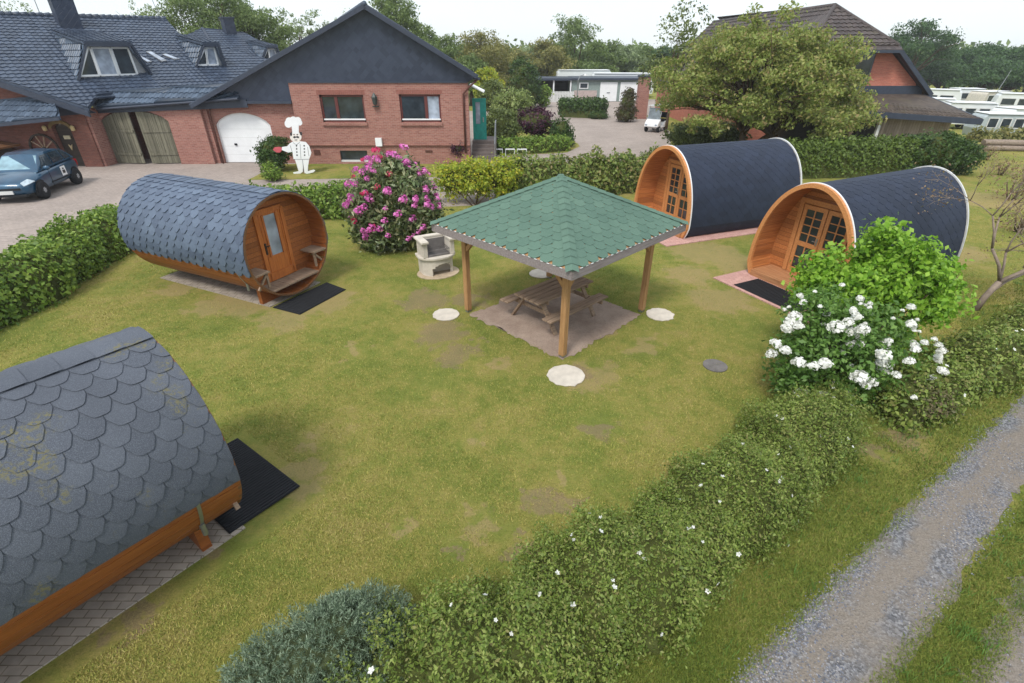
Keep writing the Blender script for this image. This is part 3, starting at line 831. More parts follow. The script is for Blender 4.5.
# dormers
def dormer(bl, br, tl, tr, S_pt, p_pl, n_pl, panes, roofpitch=7):
    BL, BR = S_pt(*bl), S_pt(*br)
    hd = (BR - BL); hd.z = 0; hd.normalize(); nv = Vector((hd.y, -hd.x, 0))
    BRz = BR.copy(); TL, TR = onpl(*tl, BL, nv), onpl(*tr, BL, nv)
    TR.z = TL.z = (TL.z + TR.z) / 2
    zS = lambda p: p_pl.z - (n_pl.x * (p.x - p_pl.x) + n_pl.y * (p.y - p_pl.y)) / n_pl.z
    def hit(p):
        lo, hi = 0, 14
        for _ in range(40):
            m = (lo + hi) / 2; q = p - nh * m + Vector((0, 0, m * math.tan(R(roofpitch))))
            if q.z > zS(q): lo = m
            else: hi = m
        return p - nh * lo + Vector((0, 0, lo * math.tan(R(roofpitch))))
    HL, HR = hit(TL), hit(TR)
    mb = MB()
    ov = nv * 0.3
    l_ = hd * 0.12
    mb.prism([TL + ov - l_, TR + ov + l_, HR + l_, HL - l_], (0, 0, 0.12))
    mb.m = 1
    mb.prism([BL, TL, HL], hd * 0.1); mb.prism([BR, TR, HR], -hd * 0.1)
    dm = fp(mb, 'dormer', [TILE_BLUE, TILE_CHEEK])
    cn = (TL - BL).cross(HL - BL).normalized()
    if cn.dot(hd) > 0: cn = -cn
    mb = MB()
    if cn.z < .02: cn = (cn + Vector((0, 0, .03))).normalized()
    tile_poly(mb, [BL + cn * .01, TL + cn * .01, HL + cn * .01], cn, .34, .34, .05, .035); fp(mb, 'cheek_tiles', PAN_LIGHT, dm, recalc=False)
    rn = (TR - TL).cross(HL - TL)
    tp = [TL + ov - l_ + Vector((0, 0, .125)), TR + ov + l_ + Vector((0, 0, .125)), HR + l_ + Vector((0, 0, .125)), HL - l_ + Vector((0, 0, .125))]
    mb = MB(); tile_poly(mb, tp, rn); fp(mb, 'roof_tiles', PAN_BLUE, dm, recalc=False)
    mb = MB(); i_ = -nv * 0.12
    mb.prism([BL + i_ + hd * .05, BR + i_ - hd * .05, TR + i_ - hd * .03, TL + i_ + hd * .03], -nv * 0.06); fp(mb, 'dormer_front', m_plain('grey_cladding', S(150, 152, 156), .6), dm)
    mb = MB(); mb.bar(TL + ov * 1.05, TR + ov * 1.05, .06, .2); mb.bar(BR + nv * .1, TR + nv * .3, .14, .14); mb.bar(BL + nv * .05, TL + nv * .3, .1, .1); fp(mb, 'dormer_trim', TRIM_DARK, dm)
    W = (BR - BL).length; hz = TL.z - BL.z
    b0 = BL + hd * (BR - BL).dot(hd) * 0; zb = (BL.z + BR.z) / 2 + 0.12
    xl = (TL - BL).dot(hd); xr = (TR - BL).dot(hd); full = (BR - BL).dot(hd)
    n = panes
    for i in range(n):
        f0, f1 = i / n, (i + 1) / n
        bot0 = 0.06 * full + 0.78 * full * f0; bot1 = 0.06 * full + 0.78 * full * f1 - .06
        top0 = max(bot0, xl + .15); top1 = min(bot1, xr - .06)
        if top1 - top0 < .1: top1 = top0 + .1
        def q(x, z, o): return Vector((BL.x, BL.y, 0)) + hd * x + nv * o + Vector((0, 0, z))
        z1 = TL.z - .16
        mb = MB(); P4 = [q(bot0, zb, -.08), q(bot1, zb, -.08), q(top1, z1, -.08), q(top0, z1, -.08)]
        for a, b in zip(P4, P4[1:] + P4[:1]): mb.bar(a, b, .09, .09)
        mb.m = 1
        mb.prism([p - nv * .02 for p in P4], -nv * .03)
        fp(mb, 'dormer_window', [WHITE, GLASS if i % 2 == 0 else GLASS_PALE], dm)
    return dm
dormer((78, 81), (150, 74), (84, 45), (128, 44), Sp, pS, nS, 3)
dormer((196, 67.5), (225, 66.5), (202, 45), (216, 45), Sp, pS, nS, 2)
dormer((262, 61.5), (282, 61.5), (266, 47), (275, 47), S2, p2, nS, 2)
# skylights in the slope
for a, b, c, d in (((138, 58), (141, 57.4), (152, 63.2), (148, 64)), ((146, 53), (151, 52.6), (167, 62), (162, 63)), ((162, 56), (166, 55), (180, 60.5), (175, 61))):
    mb = MB(); slab(mb, [Sp(*a) + nS * .1, Sp(*b) + nS * .1, Sp(*c) + nS * .1, Sp(*d) + nS * .1], nS, .12); f = fp(mb, 'skylight', METAL)
    ctr = (Sp(*a) + Sp(*b) + Sp(*c) + Sp(*d)) / 4
    mb = MB(); slab(mb, [ctr.lerp(Sp(*p), .8) + nS * .115 for p in (a, b, c, d)], nS, .012); fp(mb, 'pane', GLASS_PALE, f)
# chimneys, aerial dish
c0 = Sp(70, 26)
mb = MB(); mb.box((c0.x, c0.y, c0.z + .35), (1.1, .75, 2.0), rz=al); mb.box((c0.x, c0.y, c0.z + 1.41), (1.25, .9, .12), rz=al)
ch = fp(mb, 'chimney', SLATE)
mb = MB(); mb.lathe([(.14, 0), (.16, .3), (.12, .34), (.0, .36)], 10, (c0.x, c0.y, c0.z + 1.47)); fp(mb, 'chimney_pot', BRICK_DARK, ch)
c0 = S2(230, 33)
mb = MB(); mb.box((c0.x, c0.y, c0.z + .4), (.9, .7, 1.4), rz=al); mb.box((c0.x, c0.y, c0.z + 1.15), (1.05, .85, .12), rz=al); fp(mb, 'chimney', SLATE)
c0 = Sp(40, 14)
mb = MB(); mb.tube([c0, c0 + Vector((0, 0, 1.6))], .025, 6); q = c0 + Vector((.1, -.1, 1.2)); mb.lathe([(0.0, 0), (.2, .03), (.34, .1), (.33, .12), (.0, .04)], 16, q); fp(mb, 'satellite_dish', METAL)
c0 = Sp(160, 18)
mb = MB(); mb.tube([c0, c0 + Vector((-.3, 0, 1.9))], .02, 6)
for z in (1.3, 1.6, 1.85): mb.bar(c0 + Vector((-.7, 0, z)), c0 + Vector((.2, 0, z)), .02, .02)
fp(mb, 'aerial', METAL)
# wagon wheel and gabled canopy beside the car
wh = thing('wagon_wheel', 'old dark spoked wagon wheel leaning on the farmhouse wall behind the blue car', 'wheel', (-25.45, 28.75, 0.95))
mb = MB(); n = 20
for i in range(n):
    a, b = 2 * PI * i / n, 2 * PI * (i + 1) / n
    mb.bar((.75 * math.cos(a), .1, .75 * math.sin(a)), (.75 * math.cos(b), .1, .75 * math.sin(b)), .08, .1)
mb.build('rim', WOOD_DOOR, wh)
for i in range(10):
    a = 2 * PI * i / 10; mb = MB(); mb.bar((.1 * math.cos(a), .1, .1 * math.sin(a)), (.72 * math.cos(a), .1, .72 * math.sin(a)), .05, .05, (0, 1, 0)); mb.build('spoke', WOOD_GREY, wh)
mb = MB(); mb.lathe([(0, -.1), (.12, -.08), (.12, .08), (0, .1)], 12); o = mb.build('hub', WOOD_DOOR, wh); o.rotation_euler = (PI / 2, 0, 0); o.location = (0, .1, 0)
sh = thing('display_shed', 'small brown wooden stall with pitched roof at the far left behind the blue car', 'shed', (-28.3, 28.0, 0))
mb = MB(); mb.bb(-1.4, 1.3, -.3, .6, 0, 1.15); mb.build('wall', WOOD_DOOR, sh)
mb = MB(); mb.prism([(-1.7, -.7, 1.75), (1.75, -.7, 1.15), (1.75, .7, 1.15), (-1.7, .7, 1.75)], (0, 0, .09)); mb.build('roof', m_wood('brown_stall_boards', S(104, 70, 44), S(140, 100, 66), .15), sh)

# ------------------------------------------------------------------ gabled brick house
ho = thing('brick_house', 'red brick house with slate-hung gable, white garage door and two brown windows', 'building', (-7, 30, 0))
O2 = ho.location.copy()
def hp(mb, name, mat, parent=None, **kw): return mb.build(name, mat, parent or ho, off=O2, **kw)
AP = Vector((-7.17, 29.6, 7.42)); LE = Vector((-17.1, 29.6, 3.0)); RE = Vector((-1.8, 29.6, 4.36)); DY = Vector((-5.2, 13, 0))
mb = MB()
for a, b in ((LE, AP), (AP, RE)):
    n = Vector((-(b - a).z, 0, (b - a).x)).normalized()
    mb.prism([a - Vector((0, .3, 0)), b - Vector((0, .3, 0)), b + DY, a + DY], n * .16)
rf = hp(mb, 'roof', TILE_BLUE)
mb = MB()
for a, b in ((LE, AP), (AP, RE)):
    mb.bar(a - Vector((0, .32, 0)) + Vector((0, 0, .02)), b - Vector((0, .32, 0)) + Vector((0, 0, .06)), .05, .2)
mb.tube([RE + Vector((.08, -.3, -.02)), RE + DY + Vector((.08, 0, -.02))], .075, 8)
hp(mb, 'verge_board', TRIM_DARK, rf)
mb = MB(); mb.tube([AP + Vector((0, -.35, .16)), AP + DY + Vector((0, 0, .16))], .12, 8); hp(mb, 'ridge_cap', TILE_BLUE, rf, smooth=True)
XL, XR = -11.87, -2.35
# walls with real window openings
LINTEL = m_plain('lintel_brick', S(140, 90, 80), .85)
W1 = (-10.36, -7.99, 2.2, 3.55); W2 = (-6.07, -3.86, 2.2, 3.57); BW = (-9.75, -8.2, .1, .72)
mb = MB()
def wallholes(mb, x0, x1, z0, z1, y0, y1, holes):
    xs = sorted({x0, x1} | {h[0] for h in holes} | {h[1] for h in holes}); zs = sorted({z0, z1} | {h[2] for h in holes} | {h[3] for h in holes})
    for a, b in zip(xs, xs[1:]):
        for c, d in zip(zs, zs[1:]):
            if any(h[0] <= a and b <= h[1] and h[2] <= c and d <= h[3] for h in holes): continue
            mb.bb(a, b, y0, y1, c, d)
wallholes(mb, XL, XR, 1.02, 4.16, 29.8, 30.12, [W1, W2]); wallholes(mb, XL + .04, XR - .04, 0, 1.0, 29.86, 30.12, [BW])
mb.bb(XL + .02, XR - .02, 29.75, 29.9, 1.0, 1.06)
for w in (W1, W2): mb.bb(w[0] - .05, w[1] + .05, 29.7, 29.8, w[2] - .16, w[2] - .03)
mb.bb(XL, XL + .3, 30.122, 30.6, 0, 3.5)
hp(mb, 'wall', BRICK)
mb = MB(); mb.prism([(XR - .3, 30.122, 0), (XR, 30.122, 0), (XR - 4.6, 42, 0), (XR - 4.9, 42, 0)], (0, 0, 4.2)); hp(mb, 'side_wall', BRICK)
for w in (W1, W2):      # soldier course over each window
    mb = MB(); n = 24
    for i in range(n):
        x = w[0] - .12 + (w[1] - w[0] + .24) * i / n
        mb.bb(x + .006, x + (w[1] - w[0] + .24) / n - .006, 29.785, 29.81, w[3] + .01, w[3] + .24)
    hp(mb, 'window_lintel', LINTEL)
mb = MB()
mb.prism([(XL, 29.78, 4.162), (XR + .05, 29.78, 4.162), (RE.x - .1, 29.78, RE.z + .06), (AP.x, 29.78, AP.z + .06), (XL, 29.78, AP.z + .06 - (AP.x - XL) * .445)], (0, .1, 0))
mb.prism([(LE.x + .3, 29.79, LE.z + .08), (LE.x + .9, 29.79, 3.2), (XL, 29.79, 3.2), (XL, 29.79, AP.z + .06 - (AP.x - XL) * .445)], (0, .1, 0))
hp(mb, 'gable_cladding', SLATE)
mb = MB(); mb.bb(LE.x + .9, XL - .004, 29.72, 29.79, 3.12, 3.26); hp(mb, 'trim_strip', TRIM_DARK); mb = MB(); mb.bb(XL, XR, 29.74, 29.79, 4.12, 4.2); hp(mb, 'trim_strip', TRIM_DARK)
# garage wall with arched door
G0, G1 = -16.5, -13.45
mb = MB()
mb.bb(-17.0, G0, 30.1, 30.4, 0, 3.2); mb.bb(G1, XL + .1, 30.1, 30.4, 0, 3.2)
arch = [(G0 + (G1 - G0) * i / 16, 2.02 + .62 * math.sin(PI * i / 16) ** .62) for i in range(17)]
for (x0, z0), (x1, z1) in zip(arch, arch[1:]):
    mb.hexa([(x0, 30.1, z0), (x1, 30.1, z1), (x1, 30.4, z1), (x0, 30.4, z0), (x0, 30.1, 3.2), (x1, 30.1, 3.2), (x1, 30.4, 3.2), (x0, 30.4, 3.2)])
mb.bb(-17.0, -16.72, 30.0, 30.098, 0, 3.0)
hp(mb, 'wall', BRICK)
mb = MB(); mb.prism([(G0, 30.22, .03), (G1, 30.22, .03)] + [(x, 30.22, z) for x, z in arch[::-1]], (0, .05, 0))
gd = hp(mb, 'garage_door', WHITE)
mb = MB(); mb.bb(-15.75, -15.62, 30.16, 30.22, .95, 1.05); hp(mb, 'handle', BLACK, gd)
mb = MB()
for i in range(1, 5): mb.bb(G0 + .02, G1 - .02, 30.214, 30.222, .45 * i, .45 * i + .012)
hp(mb, 'panel_joint', OFFWHITE, gd)
mb = MB(); mb.tube([(-16.55, 29.95, 0), (-16.55, 29.95, 2.7), (-16.3, 29.9, 3.05)], .05, 8); hp(mb, 'downpipe', TRIM_BROWN, smooth=True); mb = MB(); mb.tube([(XR - .25, 29.72, 0.6), (XR - .25, 29.72, 3.6), (XR + .1, 29.6, 3.95), (RE.x, 29.5, 4.3)], .055, 8); hp(mb, 'downpipe', TRIM_BROWN, smooth=True)
FRAME_BROWN = m_plain('brown_window_frame', S(96, 44, 40), .5)
for w, split, right in ((W1, .36, GLASS), (W2, .64, GLASS_PALE)):
    mb = MB(); y = 29.95
    for a, b in (((w[0] + .05, w[2]), (w[0] + .05, w[3])), ((w[1] - .05, w[2]), (w[1] - .05, w[3])), ((w[0], w[2] + .05), (w[1], w[2] + .05)), ((w[0], w[3] - .05), (w[1], w[3] - .05))):
        mb.bar((a[0], y, a[1]), (b[0], y, b[1]), .1, .1, (0, 1, 0))
    xm = w[0] + (w[1] - w[0]) * split
    mb.bar((xm, y - .005, w[2] + .05), (xm, y - .005, w[3] - .05), .16, .11, (0, 1, 0))
    wf = hp(mb, 'window', FRAME_BROWN)
    mb = MB(); mb.bb(w[0] + .06, xm - .06, y - .01, y + .01, w[2] + .06, w[3] - .06); hp(mb, 'pane', GLASS, wf)
    mb = MB(); mb.bb(xm + .06, w[1] - .06, y - .01, y + .01, w[2] + .06, w[3] - .06); hp(mb, 'pane', right, wf)
    mb = MB(); mb.bb(w[0] + .05, w[1] - .05, 29.86, 29.94, w[2] + .1, w[2] + .17); hp(mb, 'sill_strip', WHITE, wf)
mb = MB(); mb.bb(BW[0], BW[1], 29.98, 30.02, BW[2], BW[3]); bwn = hp(mb, 'cellar_window', GLASS)
mb = MB(); mb.bb(BW[0], BW[1], 29.9, 30.0, BW[2], BW[2] + .1); hp(mb, 'sill', OFFWHITE, bwn)
mb = MB(); mb.bb(-7.6, -7.25, 29.62, 29.8, .98, 1.4); hp(mb, 'meter_box', WHITE)
mb = MB(); mb.lathe([(0, -.3), (.1, -.25), (.16, .1), (.1, .2), (.03, .3), (0, .32)], 6, (-7.35, 29.6, 3.35)); mb.bar((-7.35, 29.6, 3.0), (-7.35, 29.8, 3.0), .05, .3, (1, 0, 0)); mb.bar((-7.35, 29.6, 3.62), (-7.35, 29.8, 3.5), .05, .05, (1, 0, 0)); hp(mb, 'wall_lantern', m_plain('dark_green_iron', S(52, 62, 60), .5))
mb = MB(); mb.bb(-11.2, -10.85, 29.83, 29.86, .5, .75); hp(mb, 'air_vent', TRIM_BROWN); mb = MB(); mb.bb(-4.9, -4.5, 29.83, 29.86, .62, .74); hp(mb, 'air_vent', TRIM_BROWN)
# side entrance: steps, teal door, canopy, railing
TEAL = m_plain('teal_door_paint', S(22, 140, 128), .45)
mb = MB()
for i in range(6): mb.bb(XR + .02, -.95, 30.0 + .28 * i, 33.2, .17 * i + .002 * i, .17 * (i + 1))
st = hp(mb, 'entrance_steps', m_plain('grey_step_stone', S(104, 94, 90), .9))
mb = MB(); mb.bb(-2.28, -1.5, 31.72, 31.78, 1.04, 3.25); td = hp(mb, 'entrance_door', TEAL)
mb = MB(); mb.bb(-2.1, -1.85, 31.7, 31.72, 1.9, 3.05); hp(mb, 'pane', GLASS_PALE, td)
mb = MB(); mb.bb(-1.7, -1.64, 31.64, 31.72, 2.0, 2.25); hp(mb, 'handle', METAL, td)
mb = MB(); mb.prism([(XR + .02, 30.6, 3.95), (-1.55, 30.6, 3.6), (-1.55, 31.9, 3.6), (XR + .02, 31.9, 3.95)], (0, 0, .06)); hp(mb, 'entrance_canopy', WHITE)
mb = MB()
mb.tube([(-.98, 30.1, 1.0), (-.98, 31.6, 1.95), (-.98, 33.1, 1.95)], .03, 6)
for y_, z0, z1 in ((30.15, .1, 1.03), (30.9, .6, 1.5), (31.6, 1.0, 1.95), (33.0, 1.0, 1.95)): mb.tube([(-.98, y_, z0), (-.98, y_, z1)], .025, 6)
hp(mb, 'stair_railing', METAL)

# ------------------------------------------------------------------ right-hand brick house with half-hipped brown roof
rh = thing('brick_house', 'red brick house with brown half-hipped roof and low annex behind the big tree', 'building', (21, 38, 0))
O3 = rh.location.copy()
def rp(mb, name, mat, parent=None, **kw): return mb.build(name, mat, parent or rh, off=O3, **kw)
YG = 37.0; XC = 21.5; ZR = 8.25; sl = .84
ev = lambda x, s: ZR - abs(x - XC) * sl
RXe = 27.5; LXe = 15.2; HX = 2.8          # eaves, half width of the hip
ZH = ZR - HX * sl
mb = MB()
zre = ZR - (RXe - XC) * sl; zle = ZR - (XC - LXe) * sl
hipP = Vector((XC, 40.0, ZR)); bk = Vector((XC - .8, 61, ZR))
hr = Vector((XC + HX, YG - .5, ZH)); hl = Vector((XC - HX, YG - .5, ZH))
mb.prism([hipP, hr, Vector((RXe, YG - .5, zre)), Vector((RXe, 61, zre)), bk], (0, 0, -.2))
mb.prism([hipP, bk, Vector((LXe, 61, zle)), Vector((LXe, YG - .5, zle)), hl], (0, 0, -.2))
mb.prism([hl, hr, hipP], (0, 0, -.2))
mb.prism([hl + Vector((-.15, 0, -.12)), hr + Vector((.15, 0, -.12)), hr + Vector((.1, -.35, -.3)), hl + Vector((-.1, -.35, -.3))], (0, 0, .1))
rr_ = rp(mb, 'roof', TILE_BROWN)
for pl in ([hipP, hr, Vector((RXe, YG - .5, zre)), Vector((RXe, 61, zre)), bk], [hipP, bk, Vector((LXe, 61, zle)), Vector((LXe, YG - .5, zle)), hl], [hl, hr, hipP]):
    mb = MB(); tile_poly(mb, pl, (pl[1] - pl[0]).cross(pl[2] - pl[0]), .36, .4, .05, .03); rp(mb, 'roof_tiles', PAN_BROWN, rr_, recalc=False)
mb = MB(); mb.tube([bk, hipP], .13, 8); mb.tube([hipP, hr], .12, 8); mb.tube([hipP, hl], .12, 8); rp(mb, 'ridge_cap', TILE_BROWN, rr_, smooth=True)
mb = MB()
mb.bar(hr + Vector((0, -.06, -.12)), Vector((RXe, YG - .56, zre - .12)), .08, .24); mb.bar(hl + Vector((0, -.06, -.12)), Vector((LXe, YG - .56, zle - .12)), .08, .24)
mb.bar(hl + Vector((0, -.4, -.33)), hr + Vector((0, -.4, -.33)), .12, .16)
rp(mb, 'verge_board', TRIM_DARK, rr_)
mb = MB()
xr_ = RXe - .35
zt = ZH - .28
wl = [(LXe + .4, YG, 0), (xr_ - .3, YG, 0), (xr_ - .3, YG, 3.1), (26.6, YG, ZR - (26.6 - XC) * sl - .22), (XC + HX - .1, YG, zt), (XC - HX + .1, YG, zt), (LXe + .4, YG, zle + .1)]
mb.prism(wl, (0, .3, 0)); mb.bb(xr_ - .6, xr_ - .3, YG + .3, 60, 0, 3.0); mb.bb(LXe + .4, LXe + .7, YG + .3, 60, 0, 2.7)
rp(mb, 'wall', m_brick('salmon_brick', S(176, 104, 88), S(192, 122, 104), S(178, 140, 124)))
mb = MB(); mb.bb(19.0, 23.3, YG - .12, YG + .02, 3.7, 5.6); bal = rp(mb, 'gable_window', TRIM_DARK)
mb = MB(); mb.bb(19.2, 21.1, YG - .14, YG - .1, 3.85, 5.45); rp(mb, 'pane', GLASS, bal); mb = MB(); mb.bb(21.3, 23.2, YG - .14, YG - .1, 3.85, 5.45); rp(mb, 'pane', GLASS, bal)
mb = MB(); mb.bb(15.3, 27.1, YG - .12, YG - .02, 3.1, 3.62); rp(mb, 'facade_band', TRIM_DARK)
# annex
A0, A1 = at(830, 109, 32.4), at(982, 119.5, 30.4)
B0, B1 = Vector((17, 36.9, 3.14)), at(923, 94, 36.9)
mb = MB(); mb.prism([A0, A1, B1, B0], (0, 0, -.14)); ar = rp(mb, 'annex_roof', TILE_ANNEX)
mb = MB(); tile_poly(mb, [A0, A1, B1, B0], (A1 - A0).cross(B0 - A0), .3, .36, .035, .02); rp(mb, 'roof_tiles', PAN_ANNEX, ar, recalc=False)
mb = MB(); mb.bar(A0 + Vector((0, -.06, -.12)), A1 + Vector((0, -.06, -.12)), .12, .3); mb.bar(A1 + Vector((.05, 0, -.1)), B1 + Vector((.05, 0, -.1)), .1, .22); rp(mb, 'gutter_board', TRIM_DARK, ar)
a_, b_ = A0.lerp(A1, .45), A0.lerp(A1, .93)
mb = MB(); off = Vector((-.1, 1.1, 0)); p_ = [a_ + off, b_ + off]
mb.prism([Vector((p_[0].x, p_[0].y, 0)), Vector((p_[1].x, p_[1].y, 0)), p_[1] + Vector((0, 0, .02)), p_[0] + Vector((0, 0, .02))], (0, .12, 0)); rp(mb, 'annex_wall', WOOD_SHED)
mb = MB(); mb.bb(18, 26.4, 36.2, 36.4, 0, 2.7); rp(mb, 'annex_back_wall', WOOD_DOOR)
for f in (.06, .22, .4):
    c = A0.lerp(A1, f); mb = MB(); mb.bar((c.x, c.y + .5, 0), (c.x, c.y + .5, c.z - .1), .16, .16, (0, 1, 0)); rp(mb, 'annex_post', OFFWHITE if f > .3 else WOOD_GREY)
# brick gate pillar at the far corner of the yard
# ------------------------------------------------------------------ row of garages behind the yard
ga = thing('garage_row', 'low grey-green garage row with white doors and carport at the back of the yard', 'garage', (10, 72, 0))
O4 = ga.location.copy()
def gp(mb, name, mat, parent=None, **kw): return mb.build(name, mat, parent or ga, off=O4, **kw)
Yg = 72.0
xa, xb = at(572, 90, Yg).x, at(645, 90, Yg).x
GREENGREY = m_plain('grey_green_board', S(128, 142, 138), .8)
mb = MB(); mb.bb(xa, xb, Yg, Yg + 6, 0, 2.5); gp(mb, 'wall', GREENGREY)
xc0, xc1 = at(535, 90, Yg).x, xa
mb = MB(); mb.bb(xa, xb + .3, Yg - .4, Yg + 6.3, 2.5, 2.72); mb.bb(xc0, xc1 - .01, Yg - .3, Yg + 6, 2.45, 2.7); gp(mb, 'roof', TRIM_DARK)
for x0, x1 in ((600, 617), (620, 638)):
    X0, X1 = at(x0, 90, Yg).x, at(x1, 90, Yg).x
    mb = MB(); mb.bb(X0, X1, Yg - .08, Yg - .005, .05, 2.25); d = gp(mb, 'garage_door', WHITE)
    mb = MB(); mb.bb((X0 + X1) / 2 - .2, (X0 + X1) / 2 + .2, Yg - .12, Yg - .08, 1.0, 1.08); gp(mb, 'handle', TRIM_DARK, d)
X0, X1 = at(579, 90, Yg).x, at(588, 90, Yg).x
mb = MB(); mb.bb(X0, X1, Yg - .1, Yg - .005, 1.5, 2.2); d = gp(mb, 'window', WHITE)
mb = MB(); mb.bb(X0 + .12, X1 - .12, Yg - .12, Yg - .1, 1.6, 2.1); gp(mb, 'pane', GLASS, d)
mb = MB(); mb.bb(at(574, 90, Yg).x, at(597, 90, Yg).x, Yg - .05, Yg - .005, 0, 1.3); gp(mb, 'brick_panel', m_plain('pale_brick_panel', S(176, 160, 156), .85))
for x in (xc0 + .2, (xc0 + xc1) / 2, xc1 - .2):
    mb = MB(); mb.bb(x - .09, x + .09, Yg - .1, Yg + .1, 0, 2.45); gp(mb, 'carport_post', WHITE)
mb = MB(); mb.bb(xc0, xc1, Yg + 5.5, Yg + 5.6, 0, 2.4); gp(mb, 'carport_back', WOOD_DOOR)
pf = thing('fence', 'pale upright board fence in front of the carport at the back of the yard', 'fence', (xc0, Yg - 1, 0))
mb = MB(); n = 22
for i in range(n):
    x = .6 + (xc1 - xc0 - .4) * i / n; mb.bb(x, x + (xc1 - xc0 - .4) / n - .03, 0, .05, 0, 1.25)
mb.build('board', OFFWHITE, pf)
mb = MB(); mb.bb(.6, xc1 - xc0 + .2, .05, .1, .3, .4); mb.bb(.6, xc1 - xc0 + .2, .05, .1, .95, 1.05); mb.build('rail', OFFWHITE, pf)
pi = thing('brick_pillar', 'red brick pillar at the corner of the yard, behind the golf cart', 'pillar', gnd(640, 118.5))
mb = MB(); mb.bb(-.5, .5, -.4, .4, 0, 3.55); mb.build('shaft', BRICK, pi)
mb = MB(); mb.bb(-.58, .58, -.48, .48, 3.55, 3.7); mb.build('cap', TRIM_DARK, pi)
lamp = thing('street_lamp', 'thin white lamp post with bent arm in front of the grey garage wall', 'lamp post', (at(577, 100, 62).x, 62, 0))
mb = MB(); mb.tube([(0, 0, 0), (0, 0, 2.9), (.2, 0, 3.3), (.7, 0, 3.45)], [.06, .05, .045, .04], 6); mb.build('post', METAL, lamp)
mb = MB(); mb.lathe([(0, -.1), (.2, -.08), (.12, .06), (0, .1)], 10, (.75, 0, 3.42)); mb.build('lamp_head', OFFWHITE, lamp)

# ------------------------------------------------------------------ shingles as real overlapping tabs
def shingle_tabs(mb, fmap, urange, v0, v1, w, e, lift, kind='hex', h0=0.004, jit=0.004, clamp=True):
    """fmap(u, v, h) -> point; urange(v) -> (umin, umax); rows run down v"""
    rows = int(math.ceil((v1 - v0) / e))
    prof = {'hex': [(-.35, .5), (.15, .5), (.5, .5), (1.02, .2)], 'hexw': [(-.35, .5), (.15, .5), (.5, .5), (1.02, .27)], 'scale': [(-.35, .5), (.1, .5), (.4, .48), (.66, .39), (.88, .31), (1.0, .24), (1.05, .12)], 'flat': [(-.3, .5), (.3, .5), (1.0, .48)]}[kind]
    for r in range(rows):
        vb = v0 + r * e
        ua, ub = urange(vb + .5 * e)
        if ub - ua < .02: continue
        off = (w / 2 if r % 2 else 0)
        k0 = int(math.floor((ua - off) / w)) - 1
        k1 = int(math.ceil((ub - off) / w)) + 1
        for k in range(k0, k1 + 1):
            uc = off + k * w; L = []; Rr = []; dz = rng.uniform(-jit, jit)
            lf = lift * rng.uniform(.75, 1.25)
            for dv, hw in prof:
                v = min(vb + dv * e, v1) if clamp else vb + dv * e
                a, b = urange(v)
                l = max(uc - hw * w * .985, a); q = min(uc + hw * w * .985, b)
                if q < l: l = q = min(max(uc, a), b)
                L.append((l, v + (dz if 0 < dv < 1.5 and v < v1 else 0), h0 + lf * (dv + .35) / 1.35)); Rr.append((q, L[-1][1], L[-1][2]))
            if max(x[0] - y[0] for x, y in zip(Rr, L)) < .015: continue
            n = len(L)
            vs = [fmap(*p) for p in L] + [fmap(*p) for p in Rr]
            fs = [(i, i + 1, n + i + 1, n + i) for i in range(n - 1)]
            m = len(vs)
            ring = [L[i] for i in range(1, n)] + [Rr[i] for i in range(n - 1, 0, -1)]
            top = list(range(1, n)) + [n + i for i in range(n - 1, 0, -1)]
            vs += [fmap(p[0], p[1], 0.001) for p in ring]
            for i in range(len(ring) - 1):
                fs.append((top[i], top[i + 1], m + i + 1, m + i))
            mb.add(vs, fs)

SH_BLUE = m_shingle('grey_blue_shingle', S(66, 78, 98), S(92, 106, 126), S(112, 124, 142), None, .6, .4)
SH_DARK = m_shingle('weathered_grey_shingle', S(68, 73, 83), S(80, 85, 95), S(122, 128, 138), S(112, 106, 64), .75, .35)
SH_NAVY = m_shingle('dark_navy_shingle', S(34, 41, 56), S(42, 50, 68), S(58, 68, 88), None, .7, .3)
SH_GREEN = m_shingle('green_shingle', S(76, 102, 90), S(88, 114, 100), S(108, 132, 118), None, .8, .25)

